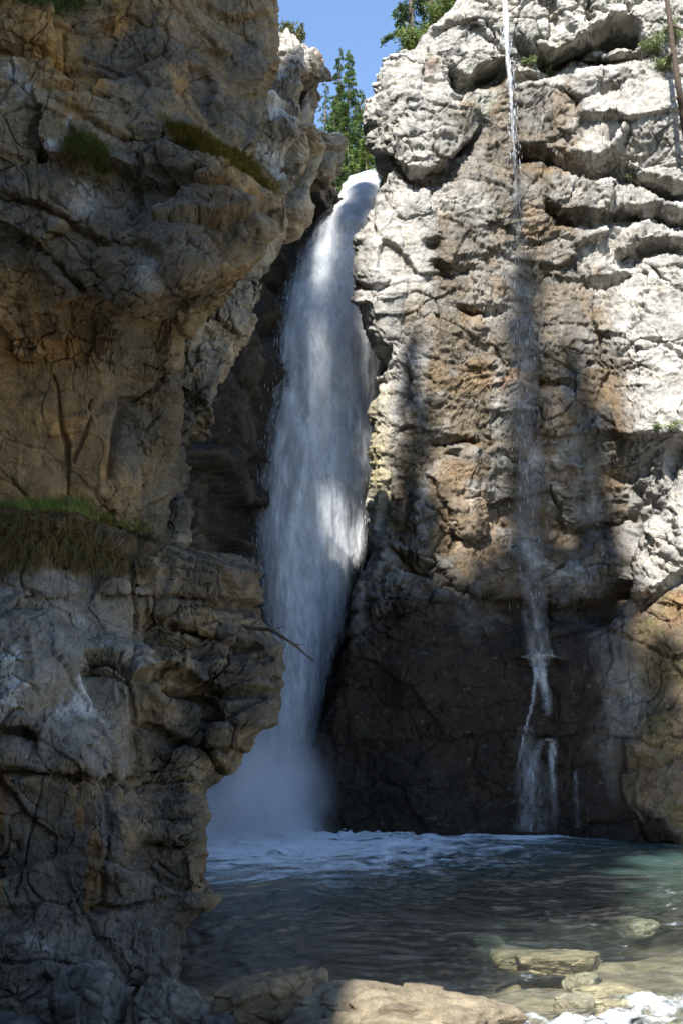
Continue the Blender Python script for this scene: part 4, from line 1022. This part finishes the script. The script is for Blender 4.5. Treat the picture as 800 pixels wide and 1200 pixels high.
rim_tree(500, -120, 34, 1.2, 12, 'sparse brownish pine behind the blue green one on the right cliff', n=5200, bare=.3, power=.4, leaf=.13, gap=.45, col=(.10, .095, .06), col2=(.16, .14, .09))
rim_tree(528, -120, 35, 1.5, 13, 'dense pine above the grassy shoulder of the right cliff', n=9000, bare=.2, power=.5, leaf=.14)
# bushes on the shoulder of the right cliff
M_LEAF = simple_mat('leaves', (1, 1, 1), .6, .25, 3., .35, attr=True)
def bush(name, loc, r, hgt, seed, label, group, n=2600, col=(.10, .15, .04), col2=(.20, .25, .07), leaf=.07, cat='shrub'):
    g = np.random.default_rng(seed)
    root = empty(name, loc); tag(root, label, cat, group)
    nst = 9; S = []
    tips = np.stack([g.normal(0, .5, nst) * r, g.normal(0, .5, nst) * r, hgt * g.uniform(.55, 1., nst)], -1)
    allV = []; allF = []; o = 0
    for tp in tips:
        m = trunk_mesh('t', np.linspace((0, 0, -.05), tp, 5) , np.linspace(.02, .006, 5) * max(1, r), 5)
        Vv = np.empty(len(m.vertices) * 3, np.float32); m.vertices.foreach_get('co', Vv); Fv = np.array([p.vertices[:] for p in m.polygons]); bpy.data.meshes.remove(m)
        allV.append(Vv.reshape(-1, 3)); allF.append(Fv + o); o += len(Vv) // 3
    link('stems', mesh_from('stems', np.vstack(allV), np.vstack(allF)), M_BARK, root)
    k = g.integers(0, nst, n); t = g.uniform(.3, 1.05, n)
    Cc = tips[k] * t[:, None] + g.normal(0, .17, (n, 3)) * r * np.array([1, 1, .7])
    Cc[:, 2] = np.abs(Cc[:, 2])
    Vq, Fq = leaf_quads(Cc, leaf * g.uniform(.6, 1.5, n), leaf * .5 * g.uniform(.6, 1.4, n), g.normal(size=(n, 3)) + [0, 0, .5], g)
    tt = g.random(n); c = np.array(col)[None] * (1 - tt[:, None]) + np.array(col2)[None] * tt[:, None]
    link('foliage', mesh_from('foliage', Vq, Fq, False, np.repeat(c, 4, 0)), M_LEAF, root)
BG = 'shrubs on the shoulder of the right cliff'
def rim_pos(G, v, frac, dz=0.):
    U, V, W = G; r = int(np.searchsorted(V[:, 20], v)); k = W.shape[1] - 1 - int((1 - frac) * 60)
    return W[r, k] + np.array([0, 0, dz])
for i, (u, v, Y, r, h_, lab) in enumerate([(533, 4, 25.8, .55, .8, 'green shrub highest on the right cliff shoulder'), (514, 24, 26.2, .55, .8, 'green shrub halfway down the right cliff shoulder'),
                                   (497, 44, 26.4, .5, .65, 'green shrub low on the right cliff shoulder'), (482, 57, 26.6, .45, .5, 'lowest green shrub beside the pine trunk on the right cliff'), (545, -6, 26.4, .6, .9, 'shrub at the very top edge above the right cliff shoulder')]):
    p = P(u, v, Y); p[2] -= .25
    bush('shrub', p, r, h_, 30 + i, lab, BG, 3000)
def crop(G, u, v): return surf(G, u, v)[0]
for i, (u, v, r, h_, lab) in enumerate([(764, 62, .42, .4, 'grey green shrub on the sunny ledge left of the leaning dead trunk'), (790, 48, .42, .45, 'green shrub on the sunny ledge right of the leaning dead trunk'), (778, 84, .35, .25, 'low green plant below the two ledge shrubs at upper right'),
                                 (621, 72, .22, .2, 'small green plant under the overhang beside the thin waterfall'), (648, 74, .2, .16, 'small green plant deep in the overhang right of the thin waterfall'), (746, 198, .16, .16, 'tiny plant in the long crack of the right cliff'), (774, 508, .26, .14, 'yellow green tuft beside the dark cleft of the right cliff')]):
    p = crop(RG, u, v) + np.array([0, -.05, -.02])
    bush('ledge_plant', p, r, h_, 50 + i, lab, 'plants on ledges of the right cliff', 900 if r < .3 else 1500, (.13, .17, .07), (.24, .29, .12), .06, cat='plant')
for i, (u, v, lab) in enumerate([(336, 36, 'little green bush on the sunlit top of the tan rock spur'), (351, 44, 'tiny bush on the tan rock spur, nearer the sky gap')]):
    p = P(u, v, 17.9); p[2] -= .1
    bush('spur_bush', p, .2, .3, 70 + i, lab, 'bushes on top of the tan rock spur', 700, (.10, .12, .05), (.2, .22, .09), .05, cat='shrub')
log('plants')

# trees on the rim behind the viewpoint (their tops throw the streaks on the right cliff)
RT = 'trees on the canyon rim behind the viewpoint'
def shade_tree(c_, top, base, r, seed, n, bare=.0, power=.5, leaf=.6):
    conifer('rim_tree', (c_ - 3.0, -12.6, base), top - base, r, seed, 'unseen tall dense conifer behind the viewpoint, placed for its shade', n=n, bare=bare, power=power, leaf=leaf, group=RT, thin=.4)
shade_tree(-4.55, 53.5, 43, .55, 201, 4600, .0, .3, .45)
shade_tree(-2.1, 56, 40, .75, 211, 9000, .0, .35, .5)
shade_tree(-1.05, 53.5, 40, .55, 212, 6500, .0, .3, .45)
shade_tree(-.45, 52, 40, .45, 213, 4500, .0, .3, .45)
shade_tree(-2.9, 48.3, 29, 1.35, 202, 5200, .0)  # unseen fill trees, crowns set to shade the pool and lower wall
shade_tree(-2.15, 49, 31, 1.7, 203, 7500, .0, .6)
shade_tree(-1.15, 48.5, 33, 1.15, 204, 4200, .0)
shade_tree(-.35, 48.2, 38, .9, 205, 1700, .0)
shade_tree(.6, 45.0, 38.5, 1.0, 206, 500, .0)
shade_tree(-6.82, 66, 48, .55, 208, 12000, .27, .1, .5)  # unseen tree added to keep the right strip of the main fall shaded

# grass and moss
def blades(name, Cn, L, Wd, up, col_a, col_b, seed, mat, label, cat='grass', droop=.8):
    g = np.random.default_rng(seed); n = len(Cn)
    d = up / np.linalg.norm(up, axis=1, keepdims=True)
    az = g.random(n) * 2 * np.pi; side = np.stack([np.cos(az), np.sin(az) * .4, np.zeros(n)], -1)
    bend = np.stack([g.normal(0, .5, n), -np.abs(g.normal(.35, .3, n)), -droop * g.random(n)], -1)
    V = []
    for t, w in ((0, 1.), (.4, .8), (.75, .5), (1., .08)):
        c_ = Cn + d * (L * t)[:, None] + bend * (L * t * t)[:, None]
        V += [c_ - side * (Wd * w)[:, None], c_ + side * (Wd * w)[:, None]]
    V = np.stack(V, 1)
    f = np.array([(0, 1, 3, 2), (2, 3, 5, 4), (4, 5, 7, 6)])
    Fc = (f[None] + (np.arange(n) * 8)[:, None, None]).reshape(-1, 4)
    t = g.random(n)[:, None]
    c = np.repeat(np.array(col_a)[None] * (1 - t) + np.array(col_b)[None] * t, 8, 0)
    o = link(name, mesh_from(name, V, Fc, True, c), mat)
    tag(o, label, cat, kind='stuff'); return o
def scatter(G, n, poly, g, vbias=None):
    pts = np.asarray(poly, float); lo = pts.min(0); hi = pts.max(0)
    uu = g.uniform(lo[0], hi[0], n * 3); vv = g.uniform(lo[1], hi[1], n * 3)
    m = poly_mask(uu, vv, poly, .5) > .5; uu = uu[m][:n]; vv = vv[m][:n]
    return surf(G, uu, vv), uu, vv
g = np.random.default_rng(5)
Cn, uu, vv = scatter(LG, 7500, [(-60, 590), (60, 589), (110, 596), (160, 616), (200, 638), (150, 622), (60, 606), (-60, 606)], g)
n = len(Cn); Cn = Cn + g.normal(0, .03, (n, 3))
blades('ledge_grass', Cn, g.uniform(.05, .17, n), g.uniform(.002, .0045, n), np.stack([g.normal(0, .3, n), -.25 + g.normal(0, .3, n), np.ones(n)], -1), (.26, .35, .07), (.48, .55, .18), 6, M_LEAF, 'bright green grass fringe along the top of the left rock ledge')  # blade colours brightened in place of sunlight on the fringe
Cn, uu, vv = scatter(LG, 2600, [(-60, 604), (60, 606), (120, 616), (180, 640), (200, 652), (150, 662), (60, 655), (-60, 655)], g)
n = len(Cn)
blades('hanging_grass', Cn + np.array([0, -.03, 0]), g.uniform(.08, .24, n), g.uniform(.002, .004, n), np.stack([g.normal(0, .2, n), -.5 + g.normal(0, .2, n), g.normal(-.4, .4, n)], -1), (.20, .12, .035), (.27, .23, .08), 7, M_LEAF, 'mossy brown and green strands hanging down below the grass of the left ledge', droop=1.1)
Cn, uu, vv = scatter(LG, 9000, [(-60, 600), (70, 603), (130, 616), (200, 646), (140, 658), (60, 650), (-60, 652)], g)
n = len(Cn)
blades('ledge_moss', Cn, g.uniform(.02, .07, n), g.uniform(.004, .012, n), g.normal(size=(n, 3)) + [0, -1.2, .6], (.15, .085, .02), (.24, .16, .03), 8, M_LEAF, 'thick brown moss cushion under the grass of the left ledge', 'moss')
Cn, uu, vv = scatter(LG, 7500, [(195, 138), (240, 148), (290, 180), (333, 208), (331, 228), (285, 206), (240, 192), (205, 164)], g)
n = len(Cn)
blades('prow_moss', Cn + g.normal(0, .02, (n, 3)), g.uniform(.03, .13, n), g.uniform(.003, .008, n), g.normal(size=(n, 3)) * .6 + [0, -.8, .7], (.085, .085, .015), (.24, .16, .02), 9, M_LEAF, 'golden brown moss band sloping along the overhanging prow of the left cliff', 'moss')
Cn, uu, vv = scatter(LG, 2600, [(82, 172), (100, 165), (124, 182), (131, 202), (118, 204), (100, 192), (84, 188)], g)
n = len(Cn)
blades('ledge_tuft', Cn + g.normal(0, .02, (n, 3)), g.uniform(.05, .16, n), g.uniform(.003, .007, n), g.normal(size=(n, 3)) * .5 + [0, -.6, .9], (.09, .09, .02), (.19, .22, .05), 10, M_LEAF, 'small mossy grass tuft on a nub in the upper left cliff', 'grass')
Cn, uu, vv = scatter(LG, 2600, [(-30, -12), (100, -12), (104, 6), (60, 12), (20, 10), (-30, 14)], g)
n = len(Cn)
blades('top_growth', Cn + g.normal(0, .03, (n, 3)), g.uniform(.05, .2, n), g.uniform(.004, .009, n), g.normal(size=(n, 3)) * .6 + [0, -.6, .6], (.06, .10, .025), (.13, .19, .05), 12, M_LEAF, 'green growth hanging over the very top left of the near cliff', 'grass')

# dead branch and dead trunk
def branch(name, pts, rads, twigs, mat, label, cat):
    pts = np.asarray(pts, float); root = empty(name, pts[0]); tag(root, label, cat)
    tt = np.linspace(0, 1, 24); t0 = np.linspace(0, 1, len(pts))
    C = np.stack([np.interp(tt, t0, pts[:, k]) for k in range(3)], -1) - pts[0]
    C += .012 * fvec(C * 5 + 3, 2, 9)
    link('stem' if cat == 'branch' else 'trunk', trunk_mesh('stem', C, np.interp(tt, [0, 1], rads), 7), mat, root)
    for (t, d, L) in twigs:
        s0 = np.array([np.interp(t, tt, C[:, k]) for k in range(3)]); d = np.array(d, float); d /= np.linalg.norm(d)
        q = s0 + d * np.linspace(0, L, 6)[:, None] + np.array([0, 0, -.15]) * (np.linspace(0, 1, 6)[:, None] ** 2) * L
        link('twig', trunk_mesh('twig', q, np.linspace(rads[1] * .9, rads[1] * .35, 6), 5), mat, root)
M_DEAD = simple_mat('dead_wood', (.075, .055, .04), .9, .4, 14.)
a0 = surf(LG, 288, 728)[0]
branch('dead_branch', [a0 + [0, .05, 0], P(318, 738, a0[1] - .12), P(342, 754, a0[1] - .2), P(368, 774, a0[1] - .25)], (.028, .009), [(.35, (.5, -.1, .25), .16), (.55, (.6, 0, -.25), .18), (.7, (.7, -.2, .12), .12), (.2, (.4, -.3, -.35), .2), (.45, (.3, .2, -.4), .15)], M_DEAD, 'thin dead branch sticking out of the left cliff toward the waterfall', 'branch')
b0 = surf(RG, 803, 165)[0]
branch('dead_tree', [P(806, 175, b0[1] - .25), P(795, 105, 23.3), P(787, 50, 23.3), P(778, -30, 23.4)], (.085, .05), [(.45, (.4, -.2, -.3), .35), (.6, (-.4, -.2, -.3), .3), (.75, (.5, -.1, -.2), .3), (.3, (-.5, 0, -.3), .22)], M_DEAD, 'slender dark dead trunk leaning against the upper right cliff', 'dead tree')
log('all built')

# ================================================================== LIGHT, WORLD, CAMERA
w = bpy.data.worlds.new('World'); scene.world = w; w.use_nodes = True
nt = w.node_tree; bgn = nt.nodes['Background']
sky = nt.nodes.new('ShaderNodeTexSky'); sky.sky_type = 'NISHITA'; sky.sun_disc = False
sky.sun_elevation = EL; sky.sun_rotation = math.atan2(TO_SUN[0], TO_SUN[1]); sky.altitude = 1500; sky.air_density = 1.2; sky.dust_density = 0.; sky.ozone_density = 3.
nt.links.new(sky.outputs[0], bgn.inputs[0]); bgn.inputs[1].default_value = .12
sd = bpy.data.lights.new('sun', 'SUN'); sd.energy = 5.0; sd.angle = math.radians(.53); sd.color = (1, .965, .915)
so = bpy.data.objects.new('sun', sd); COL.objects.link(so)
from mathutils import Vector
so.rotation_euler = Vector(TO_SUN).to_track_quat('Z', 'Y').to_euler(); so.location = (0, 0, 60)

cd = bpy.data.cameras.new('camera'); cam = bpy.data.objects.new('camera', cd); COL.objects.link(cam)
cam.location = (0, 0, CH); cam.rotation_euler = (math.radians(90) + PITCH, 0, 0)
cd.sensor_fit = 'VERTICAL'; cd.sensor_height = 36; cd.lens = 36 * F / 1200; cd.clip_end = 500
scene.camera = cam
scene.view_settings.view_transform = 'Standard'; scene.view_settings.look = 'None'; scene.view_settings.gamma = 1
scene.view_settings.exposure = 1.35
cy = scene.cycles
cy.max_bounces = 7; cy.diffuse_bounces = 3; cy.glossy_bounces = 3; cy.transparent_max_bounces = 24; cy.volume_bounces = 4; cy.transmission_bounces = 4
cy.use_denoising = True; cy.sample_clamp_indirect = 6
log('done')
